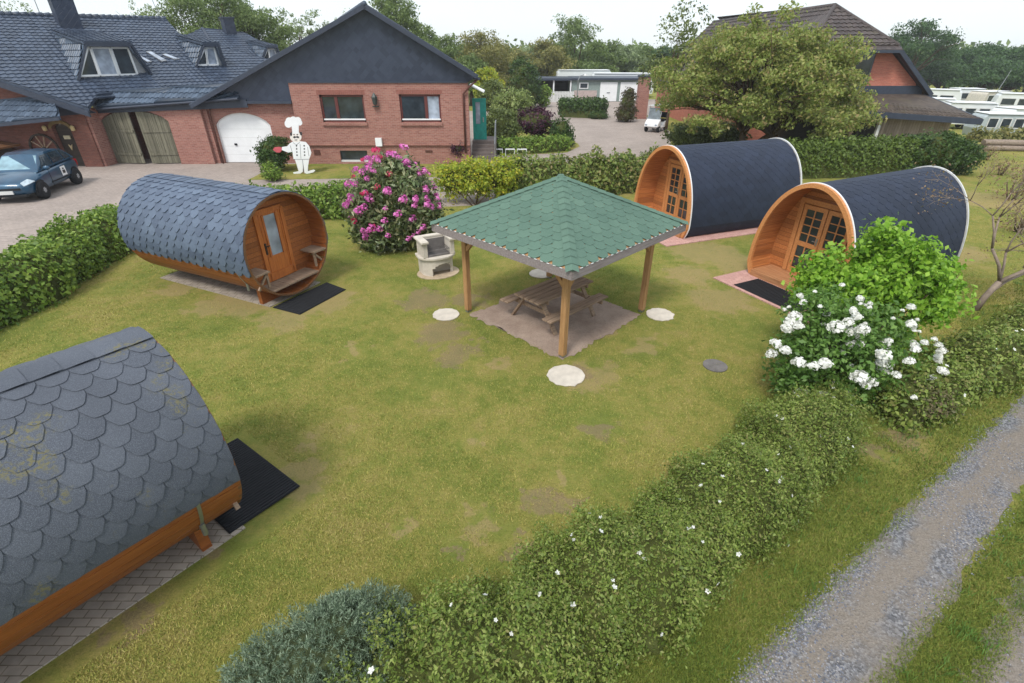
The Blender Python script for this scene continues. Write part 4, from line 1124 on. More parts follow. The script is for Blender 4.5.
def barrel(label, cx, cy, zc, Rd, phi, L, shmat, kind, w, e, a_end, woodm, feet):
    t = thing('barrel_cabin', label, 'cabin', (cx, cy, 0), phi)
    # staves
    mb = MB(); n = 44
    for i in range(n):
        a, b = 2 * PI * (i + .03) / n, 2 * PI * (i + .97) / n
        q = []
        for x in (-L, 0.0):
            for rr_, aa in ((Rd - .05, a), (Rd - .05, b), (Rd - .002, b), (Rd - .002, a)):
                q.append((x, rr_ * math.sin(aa), zc + rr_ * math.cos(aa)))
        mb.hexa(q)
    mb.build('stave_shell', woodm, t)
    # shingles both sides
    for s in (1, -1):
        mb = MB()
        fm = lambda u, v, h, s=s: (u, s * (Rd + h) * math.sin(v / Rd), zc + (Rd + h) * math.cos(v / Rd))
        shingle_tabs(mb, fm, lambda v: (-L + .0, -0.0), .02, Rd * R(a_end), w, e, 0.024 if kind == 'hex' else .013, kind, clamp=False)
        mb.m = 0
        k = 40
        for i in range(k):          # felt under the tabs
            v0_, v1_ = Rd * R(a_end + 6) * i / k, Rd * R(a_end + 6) * (i + 1) / k
            mb.add([fm(-L + .01, v0_, .002), fm(-.01, v0_, .002), fm(-.01, v1_, .002), fm(-L + .01, v1_, .002)], [(0, 1, 2, 3)])
        mb.build('shingle_roof', shmat, t, recalc=False)
    mb = MB()
    for i in range(int(L / .28) + 1):      # cap pieces along the crown
        x1 = -.28 * i; x0 = max(-L, x1 - .31)
        m = 6; vs = []
        for x, h in ((x0, .024), (x1, .034)):
            for j in range(m + 1):
                a = R(-9 + 18 * j / m); vs.append((x, (Rd + h) * math.sin(a), zc + (Rd + h) * math.cos(a)))
        mb.add(vs, [(j, j + 1, m + 2 + j, m + 1 + j) for j in range(m)])
    mb.build('ridge_cap', shmat, t, recalc=False)
    # front and back walls, rim
    def disc(x, r, th):
        mb = MB(); k = 48
        mb.prism([(x, r * math.sin(2 * PI * i / k), zc + r * math.cos(2 * PI * i / k)) for i in range(k)], (th, 0, 0)); return mb
    disc(-.55, Rd - .055, .04).build('front_wall', WOOD_BARREL_IN, t); disc(-L + .1, Rd - .055, .04).build('back_wall', WOOD_BARREL_IN, t)
    mb = MB(); k = 60
    for i in range(k):
        a, b = 2 * PI * i / k, 2 * PI * (i + 1) / k
        q = []
        for x in (-.035, .006):
            for r_, aa in ((Rd - .05, a), (Rd - .05, b), (Rd - .003, b), (Rd - .003, a)):
                q.append((x, r_ * math.sin(aa), zc + r_ * math.cos(aa)))
        mb.hexa(q)
    mb.build('rim', m_wood('dark_rim_wood', S(96, 66, 44), S(132, 96, 66)), t)
    # porch floor
    zf = zc - Rd + .33; hw = math.sqrt(max(.01, (Rd - .06) ** 2 - (Rd - .33) ** 2))
    mb = MB()
    for i in range(6): mb.bb(-.53, .0, -hw + 2 * hw * i / 6 + .006, -hw + 2 * hw * (i + 1) / 6 - .006, zf - .04, zf)
    mb.build('porch_floor', WOOD_GREY, t)
    # door with a narrow pane
    mb = MB(); dw, dh = .78, 1.74; z0 = zf + .02; x = -.5
    for a, b, w_ in (((-dw / 2, z0), (-dw / 2, z0 + dh), .1), ((dw / 2, z0), (dw / 2, z0 + dh), .1), ((-dw / 2, z0 + dh), (dw / 2, z0 + dh), .1), ((-dw / 2, z0 + .1), (dw / 2, z0 + .1), .2)):
        mb.bar((x, a[0], a[1]), (x, b[0], b[1]), w_, .07, (1, 0, 0))
    mb.bb(x - .02, x + .012, -dw / 2, dw / 2, z0, z0 + .62); mb.bb(x - .02, x + .012, -dw / 2, -.2, z0 + .6, z0 + dh); mb.bb(x - .02, x + .012, .2, dw / 2, z0 + .6, z0 + dh); mb.bb(x - .02, x + .012, -.2, .2, z0 + dh - .12, z0 + dh)
    for y in (-.2, .2): mb.bar((x + .02, y, z0 + .6), (x + .02, y, z0 + dh - .1), .05, .04, (1, 0, 0))
    for y in (-.3, .3): mb.bb(x + .012, x + .022, y - .004, y + .004, z0 + .05, z0 + dh)
    d = mb.build('door', WOOD_FRAME if False else m_wood('door_larch', S(160, 88, 40), S(200, 122, 62), 0, .5, .4, 'z'), t)
    mb = MB(); mb.bb(x - .012, x + .005, -.19, .19, z0 + .61, z0 + dh - .11); mb.build('pane', GLASS_PALE, d)
    mb = MB(); mb.bb(x + .01, x + .05, -.33, -.29, z0 + .7, z0 + .98); mb.tube([(x + .06, -.31, z0 + .9), (x + .06, -.2, z0 + .9)], .014, 6); mb.build('handle', WOOD_DOOR, d)
    # porch seats
    for s in (1, -1):
        zs = zc - .42; ymax = math.sqrt((Rd - .06) ** 2 - .42 ** 2)
        mb = MB(); mb.bb(-.5, .0, s * (ymax - .42), s * ymax, zs - .04, zs); mb.bar((-.08, s * (ymax - .38), zs - .05), (-.08, s * (ymax - .06), zs - .4), .05, .05, (1, 0, 0)); mb.bar((-.08, s * (ymax - .36), zs - .04), (-.08, s * (ymax - .36), zs - .42), .05, .05, (1, 0, 0))
        mb.build('porch_seat', WOOD_GREY, t)
    # cradles and straps
    for fx in feet:
        mb = MB(); hw = .8; k = 12
        arc = [(fx, hw - 2 * hw * i / k, zc - math.sqrt(Rd ** 2 - (hw - 2 * hw * i / k) ** 2) - .004) for i in range(k + 1)]
        mb.prism([(fx, -hw, 0), (fx, hw, 0)] + arc, (-.12, 0, 0)); mb.build('cradle', woodm, t)
        for s in (1, -1):
            mb = MB(); k = 10; a0_, a1_ = R(a_end - 3), R(150)
            for i in range(k):
                a, b = a0_ + (a1_ - a0_) * i / k, a0_ + (a1_ - a0_) * (i + 1) / k
                q = []
                for x_ in (fx - .08, fx - .04):
                    for r_, aa in ((Rd + .001, a), (Rd + .001, b), (Rd + .006, b), (Rd + .006, a)):
                        q.append((x_, s * r_ * math.sin(aa), zc + r_ * math.cos(aa)))
                mb.hexa(q)
            a = R(128); y, z = s * (Rd + .04) * math.sin(a), zc + (Rd + .04) * math.cos(a)
            mb.tube([(fx - .06, y, z + .08), (fx - .06, y, z - .1)], .032, 8); mb.build('strap', METAL, t)
        return t
barrel('round wooden barrel cabin with blue-grey shingles, its glazed door and porch showing', -5.5, 11.88, 1.39, 1.27, -.448, 4.63, SH_BLUE, 'hex', .27, .2, 102, WOOD_BARREL, (-.45, -2.2, -3.9))
barrel('weathered grey scale-shingled barrel cabin cut off by the bottom left corner', -4.235, 5.064, 1.405, 1.29, .931, 4.5, SH_DARK, 'scale', .27, .175, 97, WOOD_BARREL, (-.42, -2.2, -3.9))
def strip(name, cx, cy, phi, x0, x1, y0, y1, z, mat, th=.02):
    c, s = math.cos(phi), math.sin(phi); mb = MB()
    p = [(cx + c * x - s * y, cy + s * x + c * y, 0) for x, y in ((x0, y0), (x1, y0), (x1, y1), (x0, y1))]
    mb.prism(p, (0, 0, z)); return tag(mb.build(name, mat), kind='structure')
strip('paving', -5.5, 11.88, -.448, -4.5, -.2, -.82, .9, .02, GREYPAVE)
strip('paving', -4.235, 5.064, .931, -4.6, -.02, -.86, 1.1, .02, pave_mat('small_grey_pavers', S(170, 160, 148), S(150, 142, 132), .2, .1, S(110, 100, 84)))

# ------------------------------------------------------------------ pods with pointed arch
def pod(label, cx, cy, phi, w, h, L, zb=.05):
    t = thing('camping_pod', label, 'cabin', (cx, cy, 0), phi)
    n = 64; z0 = .35
    prof = [(w * .9, 0.0), (w * .96, .17)]
    for i in range(n + 1):
        a = PI * i / n; prof.append((w * math.cos(a), z0 + (h - z0) * max(0, math.sin(a)) ** .9))
    prof += [(-w * .96, .17), (-w * .9, 0.0)]
    prof = [Vector((0, y, z + zb)) for y, z in prof]
    N = len(prof)
    nor = []
    for i in range(N):
        d = (prof[min(i + 1, N - 1)] - prof[max(i - 1, 0)]).normalized(); nor.append(Vector((0, d.z, -d.y)))
    cum = [0.0]
    for a, b in zip(prof, prof[1:]): cum.append(cum[-1] + (b - a).length)
    tot = cum[-1]; mid = tot / 2
    def onprof(s, o):
        s = min(max(s, 0), tot); i = int(np.searchsorted(cum, s, side='right')) - 1; i = min(max(i, 0), N - 2)
        f = (s - cum[i]) / max(1e-6, cum[i + 1] - cum[i])
        p = prof[i].lerp(prof[i + 1], f); q = nor[i].lerp(nor[i + 1], f).normalized()
        return p + q * o
    sgn = 1 if nor[N // 2].z > 0 else -1
    def ring(mb, x0, x1, o0, o1):
        for i in range(N - 1):
            q = []
            for x in (x0, x1):
                for o, j in ((o0, i), (o0, i + 1), (o1, i + 1), (o1, i)):
                    p = prof[j] + nor[j] * o * sgn; q.append((x, p.y, max(.01, p.z)))
            mb.hexa(q)
    mb = MB(); ring(mb, .02, L - .02, -.07, -.004); mb.build('arch_shell', WOOD_ORANGE, t)
    mb = MB(); ring(mb, -.03, .05, -.075, .03); mb.build('front_rim', WOOD_FRAME, t)
    mb = MB(); ring(mb, .052, .085, -.0, .05); mb.build('front_edging', WHITE, t)
    mb = MB(); ring(mb, L - .03, L + .02, -.05, .04); mb.build('back_rim', OFFWHITE, t)
    for s in (1, -1):
        mb = MB()
        fm = lambda u, v, hh, s=s: (u, *(onprof(mid - s * v, (hh + .002) * sgn))[1:])
        shingle_tabs(mb, fm, lambda v: (.08, L - .04), .0, mid - .02, .32, .16, .006, 'hex', .003, .003)
        k = 40
        for i in range(k):
            a, b = (mid - .02) * i / k, (mid - .02) * (i + 1) / k
            mb.add([fm(.08, a, .001), fm(L - .05, a, .001), fm(L - .05, b, .001), fm(.08, b, .001)], [(0, 1, 2, 3)])
        mb.build('shingle_roof', SH_NAVY, t, recalc=False)
    inner = [p - nor[i] * .07 * sgn for i, p in enumerate(prof)]
    rec = .78
    mb = MB(); mb.prism([(rec, p.y, max(.06, p.z)) for p in inner], (.04, 0, 0)); mb.build('front_wall', WOOD_ORANGE, t)
    mb = MB(); mb.prism([(L - .12, p.y, max(.06, p.z)) for p in inner], (.04, 0, 0)); mb.build('back_wall', WOOD_ORANGE, t)
    mb = MB()
    for i in range(7): mb.bb(.0 + rec * i / 7 + .004, rec * (i + 1) / 7 - .004, -w * .86, w * .86, .1, .2)
    mb.bb(-.06, -.002, -w * .86, w * .86, .02, .19); mb.build('porch_floor', m_wood('porch_boards', S(150, 104, 70), S(190, 140, 100), 0, .7, .2, 'y'), t)
    # double glazed door
    dw, dh, zd = .66, 1.86, .21
    for s in (1, -1):
        yc = s * (dw / 2 + .012); x = rec - .03
        mb = MB()
        y0, y1 = yc - dw / 2, yc + dw / 2
        mb.bb(x - .03, x + .02, y0, y0 + .1, zd, zd + dh); mb.bb(x - .03, x + .02, y1 - .1, y1, zd, zd + dh); mb.bb(x - .03, x + .02, y0 + .1, y1 - .1, zd + dh - .11, zd + dh); mb.bb(x - .03, x + .02, y0 + .1, y1 - .1, zd, zd + .16); mb.bb(x - .03, x + .02, y0 + .1, y1 - .1, zd + .78, zd + .9)
        mb.bb(x - .025, x + .015, yc - .014, yc + .014, zd + .16, zd + dh - .11)
        for z in (zd + .47, zd + 1.12, zd + 1.34, zd + 1.55): mb.bb(x - .022, x + .012, y0 + .1, y1 - .1, z - .012, z + .012)
        d = mb.build('door', WOOD_FRAME, t)
        mb = MB(); mb.bb(x - .004, x + .004, y0 + .09, y1 - .09, zd + .15, zd + dh - .1); mb.build('pane', GLASS, d)
        if s == 1:
            mb = MB(); mb.bb(x - .05, x - .03, y0 + .03, y0 + .07, zd + .9, zd + 1.08); mb.tube([(x - .07, y0 + .05, zd + 1.0), (x - .07, y0 + .16, zd + 1.0)], .012, 6); mb.build('handle', METAL, d)
    mb = MB()
    for a, b in (((-dw - .1, zd), (-dw - .1, zd + dh + .06)), ((dw + .1, zd), (dw + .1, zd + dh + .06)), ((-dw - .16, zd + dh + .09), (dw + .16, zd + dh + .09))):
        mb.bar((rec - .03, a[0], a[1]), (rec - .03, b[0], b[1]), .12, .05, (1, 0, 0))
    mb.build('door_frame', WOOD_FRAME, t)
    mb = MB()
    for y in (-w * .8, w * .8): mb.bb(.1, L - .1, y - .06, y + .06, .02, .06)
    mb.build('sill_beam', WOOD_DOOR, t)
    return t
pod('navy shingled pod with orange arch front, the farther one, behind the gazebo', 5.27, 17.79, .374, 1.55, 2.72, 4.84)
pod('navy shingled pod with orange arch front and black mat, the nearer one', 7.35, 12.25, .4557, 1.38, 2.7, 4.86)
strip('paving', 5.27, 17.79, .374, -.95, 5.0, -1.85, 1.7, .03, PINK)
strip('paving', 7.35, 12.25, .4557, -1.15, 5.0, -1.6, 1.5, .03, PINK)

# ------------------------------------------------------------------ door mats
def mat_obj(label, q, z, ribs=16):
    c = sum((Vector((p[0], p[1], 0)) for p in q), Vector()) / 4
    t = thing('door_mat', label, 'mat', (c.x, c.y, z))
    q = [Vector((p[0] - c.x, p[1] - c.y, 0)) for p in q]
    mb = MB(); mb.prism(q, (0, 0, .014)); mb.build('base', BLACK, t)
    mb = MB()
    for i in range(ribs):
        f = (i + .5) / ribs
        a = q[0].lerp(q[1], f); b = q[3].lerp(q[2], f)
        mb.bar(a.lerp(b, .015) + Vector((0, 0, .019)), b.lerp(a, .015) + Vector((0, 0, .019)), .03, .012)
    mb.build('rib', BLACK, t); return t
mat_obj('black ribbed mat in front of the barrel cabin with its door showing', [gnd(273, 308), gnd(327, 283), gnd(346, 290), gnd(300, 315)], .008, 26)
def rectq(cx, cy, phi, x0, x1, y0, y1):
    c, s = math.cos(phi), math.sin(phi)
    return [(cx + c * x - s * y, cy + s * x + c * y) for x, y in ((x0, y0), (x0, y1), (x1, y1), (x1, y0))]
mat_obj('black ribbed mat beside the front end of the bottom left barrel cabin', rectq(-4.235, 5.064, .931, -.2, .84, -.8, .95), .022, 34)
mat_obj('dark mat on the pink pavers before the nearer pod', rectq(7.35, 12.25, .4557, -1.05, -.12, -1.05, .85), .032, 30)

# ------------------------------------------------------------------ gazebo
GX, GY = 1.05, 11.0
gz = thing('gazebo', 'open wooden gazebo with green hexagonal shingle pyramid roof in the middle of the lawn', 'gazebo', (GX, GY, 0), R(45))
hs = 1.5; EZ, AZ, hr_ = 2.2, 3.22, 2.0
for sx, sy in ((1, 1), (-1, 1), (-1, -1), (1, -1)):
    mb = MB(); mb.bb(sx * hs - .065, sx * hs + .065, sy * hs - .065, sy * hs + .065, .06, 2.1); p = mb.build('post', WOOD_POST, gz, bevel=.008)
    mb = MB(); mb.bb(sx * hs - .05, sx * hs + .05, sy * hs - .05, sy * hs + .05, -.02, .062); mb.build('post_shoe', METAL, p)
    for dx, dy in ((-sx, 0), (0, -sy)):
        mb = MB(); mb.bar((sx * hs + dx * .05, sy * hs + dy * .05, 1.6), (sx * hs + dx * .46, sy * hs + dy * .46, 2.03), .08, .09); mb.build('brace', WOOD_POST, gz)
for s in (1, -1):
    mb = MB(); mb.bb(-1.85, 1.85, s * hs - .05, s * hs + .05, 2.02, 2.14); mb.build('beam', WOOD_POST, gz)
    mb = MB(); mb.bb(s * hs - .05, s * hs + .05, -1.85, 1.85, 2.141, 2.2); mb.build('beam', WOOD_POST, gz)
mb = MB()
mb.add([(-hr_, -hr_, EZ), (hr_, -hr_, EZ), (hr_, hr_, EZ), (-hr_, hr_, EZ), (0, 0, AZ)], [(0, 1, 4), (1, 2, 4), (2, 3, 4), (3, 0, 4)])
mb.add([(-hr_, -hr_, EZ - .03), (hr_, -hr_, EZ - .03), (hr_, hr_, EZ - .03), (-hr_, hr_, EZ - .03), (0, 0, AZ - .03)], [(1, 0, 4), (2, 1, 4), (3, 2, 4), (0, 3, 4)])
mb.build('roof_deck', WOOD_POST, gz, recalc=False)
SLN = math.hypot(hr_ + .03, AZ - EZ)
for k in range(4):
    M = Matrix.Rotation(k * PI / 2, 3, 'Z')
    dn = Vector((0, -(hr_ + .03), -(AZ - EZ))) / SLN; nn = Vector((0, -(AZ - EZ), hr_ + .03)) / SLN
    fm = lambda u, v, h, M=M: tuple(M @ (Vector((0, 0, AZ + .006)) + Vector((1, 0, 0)) * u + dn * v + nn * h))
    mb = MB(); shingle_tabs(mb, fm, lambda v: (-v * (hr_ + .03) / SLN, v * (hr_ + .03) / SLN), .0, SLN, .3, .19, .008, 'hexw', .003, .005)
    mb.build('shingle_roof', SH_GREEN, gz, recalc=False)
for k in range(4):
    a = PI / 4 + k * PI / 2; e = Vector((math.cos(a), math.sin(a), 0)); sd_ = Vector((-math.sin(a), math.cos(a), 0))
    rl = (hr_ + .03) * math.sqrt(2)
    mb = MB()
    for i in range(15):
        f0, f1 = i / 15, (i + 1.12) / 15
        f1 = min(1, f1)
        p0 = e * rl * f0 + Vector((0, 0, AZ + .03 - (AZ - EZ) * f0)); p1 = e * rl * f1 + Vector((0, 0, AZ + .042 - (AZ - EZ) * f1)); drop = Vector((0, 0, -.045))
        mb.add([p0 - sd_ * .12 + drop, p0, p0 + sd_ * .12 + drop, p1 - sd_ * .12 + drop, p1, p1 + sd_ * .12 + drop], [(0, 1, 4, 3), (1, 2, 5, 4)])
    mb.build('hip_cap', SH_GREEN, gz, recalc=False)
for k in range(4):
    M = Matrix.Rotation(k * PI / 2, 3, 'Z'); mb = MB()
    mb.box(M @ Vector((0, -hr_ - .012, EZ - .085)), (2 * hr_ + .02, .024, .17), M); f = mb.build('fascia', WOOD_FASCIA, gz)
    mb = MB()
    for i in range(26):
        x = -hr_ + 2 * hr_ * (i + .5) / 26; mb.box(M @ Vector((x, -hr_ - .03, EZ + .006)), (.06, .012, .012), M)
    mb.build('drip_edge', WHITE, f)
mb = MB(); mb.lathe([(.0, -.02), (.12, -.03), (.07, .02), (.0, .03)], 4, (0, 0, AZ + .02)); mb.build('finial', SH_GREEN, gz)
_q = [(GX + 2.08 * math.cos(a), 10.82 + 2.08 * math.sin(a)) for a in (0, PI / 2, PI, -PI / 2)]
sheet('gazebo_floor', _q, .009, SOIL, jag=.045, step=.09)
for i, (px, py, rr_) in enumerate(((446, 315, .32), (566, 376, .37), (660, 315, .33), (541, 274, .34))):
    g_ = gnd(px, py)
    lb = ('pale round concrete disc at the left gazebo post', 'pale round concrete disc at the front gazebo post', 'pale round concrete disc at the right gazebo post', 'pale round concrete disc at the rear gazebo post, behind the picnic table')[i]
    mb = MB(); n = 26; r_ = [rr_ * (1 + .03 * math.sin(3 * k + i) + .02 * rng.normal()) for k in range(n)]
    mb.prism([(r_[k] * math.cos(2 * PI * k / n), r_[k] * math.sin(2 * PI * k / n), 0) for k in range(n)], (0, 0, .03))
    o = mb.build('concrete_disc', CONCRETE, bevel=.008); o.location = (g_.x, g_.y, 0); tag(o, lb, 'paving disc', 'concrete discs at the gazebo posts')

# ------------------------------------------------------------------ picnic table
pt = thing('picnic_table', 'weathered grey wooden picnic table with two attached benches under the gazebo', 'picnic table', (1.0, 10.78, .012), R(43))
TL = 1.9
for i in range(5):
    mb = MB(); y = -.32 + .16 * i; mb.bb(-TL / 2, TL / 2, y - .07, y + .07, .7, .742); mb.build('tabletop_board', WOOD_GREY, pt, bevel=.006)
for s in (1, -1):
    for i in range(2):
        mb = MB(); y = s * (.62 + .145 * i); mb.bb(-TL / 2 - .05, TL / 2 + .05, y - .065, y + .065, .43, .47); mb.build('seat_board', WOOD_GREY, pt, bevel=.006)
    for x in (-.68, .68):
        mb = MB(); mb.bar((x, s * .22, .7), (x, s * .7, .0), .045, .1, (1, 0, 0)); mb.build('leg', WOOD_GREY, pt)
for x in (-.68, .68):
    mb = MB(); mb.bb(x + .05, x + .095, -.85, .85, .34, .43); mb.bb(x + .05, x + .095, -.38, .38, .61, .7); mb.build('cross_beam', WOOD_GREY, pt)
    mb = MB(); mb.bar((x + .07, 0, .36), (x * .2, 0, .69), .06, .06); mb.build('brace', WOOD_GREY, pt)

# ------------------------------------------------------------------ masonry barbecue
bq = thing('barbecue', 'pale concrete garden barbecue with arched wood store and sooty hearth beside the rhododendron', 'barbecue', (-2.15, 13.55, 0), R(28))
RB = .46
def halfround(r, x=.0): return [(r * math.cos(PI + PI * i / 16), r * .75 * math.sin(PI + PI * i / 16) - x) for i in range(17)]
mb = MB()     # base shell: ring wall with an arched opening in front
n = 16
op = lambda a: 1.28 * PI < a < 1.74 * PI
for i in range(n):
    a, b = PI + PI * i / n, PI + PI * (i + 1) / n
    am = (a + b) / 2
    q = lambda r, t_: (r * math.cos(t_), r * .8 * math.sin(t_))
    zt_ = .0
    if 1.3 * PI < am < 1.82 * PI:
        zt_ = .06 + .31 * math.sqrt(max(0, 1 - ((am - 1.56 * PI) / (.27 * PI)) ** 2))
    (x0, y0), (x1, y1), (x2, y2), (x3, y3) = q(RB, a), q(RB, b), q(RB - .07, b), q(RB - .07, a)
    mb.hexa([(x0, y0, zt_), (x1, y1, zt_), (x2, y2, zt_), (x3, y3, zt_), (x0, y0, .5), (x1, y1, .5), (x2, y2, .5), (x3, y3, .5)])
mb.bb(-RB, RB, 0.002, .28, 0, .5)
mb.build('base', CONCRETE, bq)
mb = MB(); mb.bb(-RB + .08, RB - .08, -.3, 0, 0, .02); mb.build('wood_store_floor', CONCRETE_DARK, bq)
mb = MB(); mb.prism([(x * 1.2, y * 1.2, .5) for x, y in halfround(RB)] + [(RB * 1.15, .32, .5), (-RB * 1.15, .32, .5)], (0, 0, .07)); mb.build('ledge', CONCRETE, bq, bevel=.012)
mb = MB(); mb.bb(-RB, -RB + .13, -.26, .2, .572, .98); mb.bb(RB - .13, RB, -.26, .2, .572, .98); mb.bb(-RB, RB, .202, .3, .572, .98); mb.build('hearth_wall', CONCRETE, bq, bevel=.01)
mb = MB(); mb.bb(-RB + .14, RB - .14, -.24, .19, .572, .62); mb.bb(-RB + .135, RB - .135, .17, .2, .6, .96); mb.build('hearth', CONCRETE_DARK, bq)
mb = MB()
for i in range(14): mb.bar((-.32 + .049 * i, -.22, .74), (-.32 + .049 * i, .16, .74), .012, .012)
mb.bar((-.33, -.22, .74), (.33, -.22, .74), .015, .015); mb.build('grill', CONCRETE_DARK, bq)
mb = MB(); mb.bb(-RB - .06, -RB + .16, -.33, .36, .982, 1.05); mb.bb(RB - .16, RB + .06, -.33, .36, .982, 1.05); mb.bb(-RB + .16, RB - .16, .2, .36, .982, 1.049); mb.build('top_slab', CONCRETE, bq, bevel=.012)
mb = MB(); mb.prism([(.62 * math.cos(2 * PI * i / 20), -.05 + .5 * math.sin(2 * PI * i / 20), 0) for i in range(20)], (0, 0, .022)); mb.build('footing', m_plain('sandy_footing', S(176, 158, 134), .95), bq)
# manhole lid in the lawn
g_ = gnd(715, 366); mb = MB(); mb.lathe([(.24, 0), (.24, .02), (.2, .022), (.0, .022)], 22); o = mb.build('manhole_lid', CONCRETE_DARK); o.location = (g_.x, g_.y, 0); tag(o, 'small round grey lid set in the lawn right of the gazebo', 'lid')

# ------------------------------------------------------------------ flat chef board
cf = thing('chef_board', 'large flat white chef figure with tall hat and moustache standing before the brick house', 'sign', (-10.9, 27.1, 0.0))
kk = .00633
def cpt(px, py, y): return ((px - 325) * kk + .15 * (562 - py) * kk, y, (562 - py) * kk)
def cpoly(mb, pts, y=0.0, th=.035): mb.prism([cpt(a, b, y) for a, b in pts], (0, th, 0)); return mb
def circ2(cx, cy, rx, ry=None, n=18): return [(cx + rx * math.cos(2 * PI * i / n), cy + (ry or rx) * math.sin(2 * PI * i / n)) for i in range(n)]
DKL = m_plain('black_line_paint', S(34, 34, 38), .5)
mb = MB()
cpoly(mb, [(225, 322), (255, 308), (300, 308), (350, 314), (378, 345), (392, 395), (384, 420), (372, 446), (245, 446), (240, 388), (205, 394), (155, 374), (158, 352), (200, 346)])
cpoly(mb, [(255, 446), (372, 446), (360, 500), (356, 540), (400, 528), (418, 535), (400, 550), (345, 562), (328, 552), (322, 480), (314, 545), (296, 558), (240, 562), (234, 550), (280, 540), (268, 490)], .002)
mb.build('body_board', WHITE, cf)
mb = MB(); cpoly(mb, circ2(274, 275, 46, 40), -.002); mb.build('face', m_plain('face_paint', S(226, 220, 214), .5), cf)
mb = MB()
for c in ((222, 178, 30), (230, 160, 28), (262, 158, 32), (296, 160, 30), (312, 172, 20)): cpoly(mb, circ2(*c), .001 * c[2] / 10)
cpoly(mb, [(246, 180), (304, 180), (300, 252), (250, 252)], -.006); mb.build('hat', WHITE, cf)
mb = MB()
cpoly(mb, [(252, 276), (264, 268), (276, 273), (290, 268), (304, 276), (296, 286), (278, 280), (262, 287)], -.008, .006)
cpoly(mb, [(230, 250), (246, 238), (248, 262), (234, 272)], -.006, .006); cpoly(mb, [(306, 238), (326, 240), (328, 266), (312, 262)], -.006, .006)
cpoly(mb, circ2(262, 258, 5), -.008, .006); cpoly(mb, circ2(288, 258, 5), -.008, .006); cpoly(mb, [(262, 296), (288, 296), (284, 301), (266, 301)], -.008, .006)
mb.build('face_marking', DKL, cf)
mb = MB()
for y in (342, 366, 390, 414):
    cpoly(mb, circ2(276, y, 6), -.006, .006); cpoly(mb, circ2(338, y, 6), -.006, .006)
mb.build('coat_button', DKL, cf)
mb = MB()
for a, b in (((306, 330), (306, 440)), ((244, 446), (372, 446)), ((318, 450), (322, 545)), ((250, 318), (276, 336)), ((276, 336), (304, 316)), ((365, 350), (372, 420)), ((226, 340), (238, 388))):
    p, q = cpt(*a, -.002), cpt(*b, -.002); mb.bar(p, q, .018, .006, (0, 1, 0))
mb.build('coat_outline', m_plain('grey_line_paint', S(110, 112, 118), .5), cf)
mb = MB(); cpoly(mb, [(82, 372), (98, 354), (130, 350), (156, 356), (154, 378), (140, 394), (112, 394), (96, 384)], -.004); mb.build('oven_mitt', m_plain('red_mitt_paint', S(186, 84, 92), .5), cf)
mb = MB(); mb.bb(-.05, .05, .036, .08, 0, 2.2); mb.bar((0, .06, 1.2), (0, .7, 0), .05, .05); mb.build('back_stake', WOOD_GREY, cf)

# ------------------------------------------------------------------ blue hatchback
car = thing('parked_car', 'dark teal blue hatchback parked in the yard at the left edge', 'car', (-21.55, 23.2, 0.004), math.atan2(-.97, .24))
car.scale = (1.15, 1.15, 1.15)
PAINT = NM('teal_car_paint'); PAINT.col(PAINT.ramp(PAINT.noise(PAINT.obj(), 3, 2), [(0.3, S(14, 60, 88)), (.7, S(22, 74, 104))])); PAINT.b.inputs['Coat Weight'].default_value = .8; PAINT.b.inputs['Coat Roughness'].default_value = .05; PAINT = PAINT.fin(.35, .3, .5)
# stations: x, z sill, z shoulder, half width at shoulder, half width at sill
ST = [(-1.98, .42, .86, .60, .56), (-1.86, .26, .98, .78, .74), (-1.4, .2, 1.0, .84, .82), (-.5, .18, .97, .855, .84), (.5, .18, .93, .855, .84), (.95, .18, .90, .85, .84), (1.4, .2, .83, .83, .82), (1.8, .22, .70, .74, .76), (1.97, .3, .58, .56, .62)]
def body():
    mb = MB(); vs = []
    rows = []
    for x, zl, zs, ws, wl in ST:
        ring = [(-wl, zl), (-ws * 1.0, zl + (zs - zl) * .35), (-ws, zl + (zs - zl) * .75), (-ws * .93, zs), (-ws * .5, zs + .04), (0, zs + .055), (ws * .5, zs + .04), (ws * .93, zs), (ws, zl + (zs - zl) * .75), (ws, zl + (zs - zl) * .35), (wl, zl)]
        rows.append([(x, y, z) for y, z in ring])
    n = len(rows[0]); V = [p for r in rows for p in r]; Fc = []
    for i in range(len(rows) - 1):
        for j in range(n - 1):
            # wheel arches: leave side sill quads out round the wheels
            Fc.append((i * n + j, i * n + j + 1, (i + 1) * n + j + 1, (i + 1) * n + j))
    for i in range(len(rows) - 1): Fc.append((i * n, i * n + n - 1, (i + 1) * n + n - 1, (i + 1) * n))
    Fc.append(tuple(range(n))); Fc.append(tuple((len(rows) - 1) * n + j for j in range(n)))
    mb.add(V, Fc); return mb
b = body().build('body', PAINT, car, True)
md = b.modifiers.new('bev', 'SUBSURF'); md.levels = 1; md.render_levels = 1
RIM = m_plain('silver_wheel_paint', S(150, 152, 156), .35)
GB = [(-1.75, .78), (-1.0, .8), (-.1, .79), (.98, .74)]   # belt x, half width
GT = [(-1.42, .55), (-1.0, .6), (-.2, .61), (.22, .57)]   # roof
zb_ = lambda x: .93 + .05 * (-x) * .4
mb = MB(); V = []
for (xb_, wb), (xt, wt), zt_ in zip(GB, GT, (1.38, 1.45, 1.47, 1.42)):
    z = {-1.75: 1.0, -1.0: 1.0, -.1: .97, .98: .9}[xb_]
    V += [(xb_, -wb, z), (xt, -wt, zt_), (xt, 0, zt_ + .035), (xt, wt, zt_), (xb_, wb, z)]
Fc = []
for i in range(3):
    for j in range(4): Fc.append((i * 5 + j, i * 5 + j + 1, (i + 1) * 5 + j + 1, (i + 1) * 5 + j))
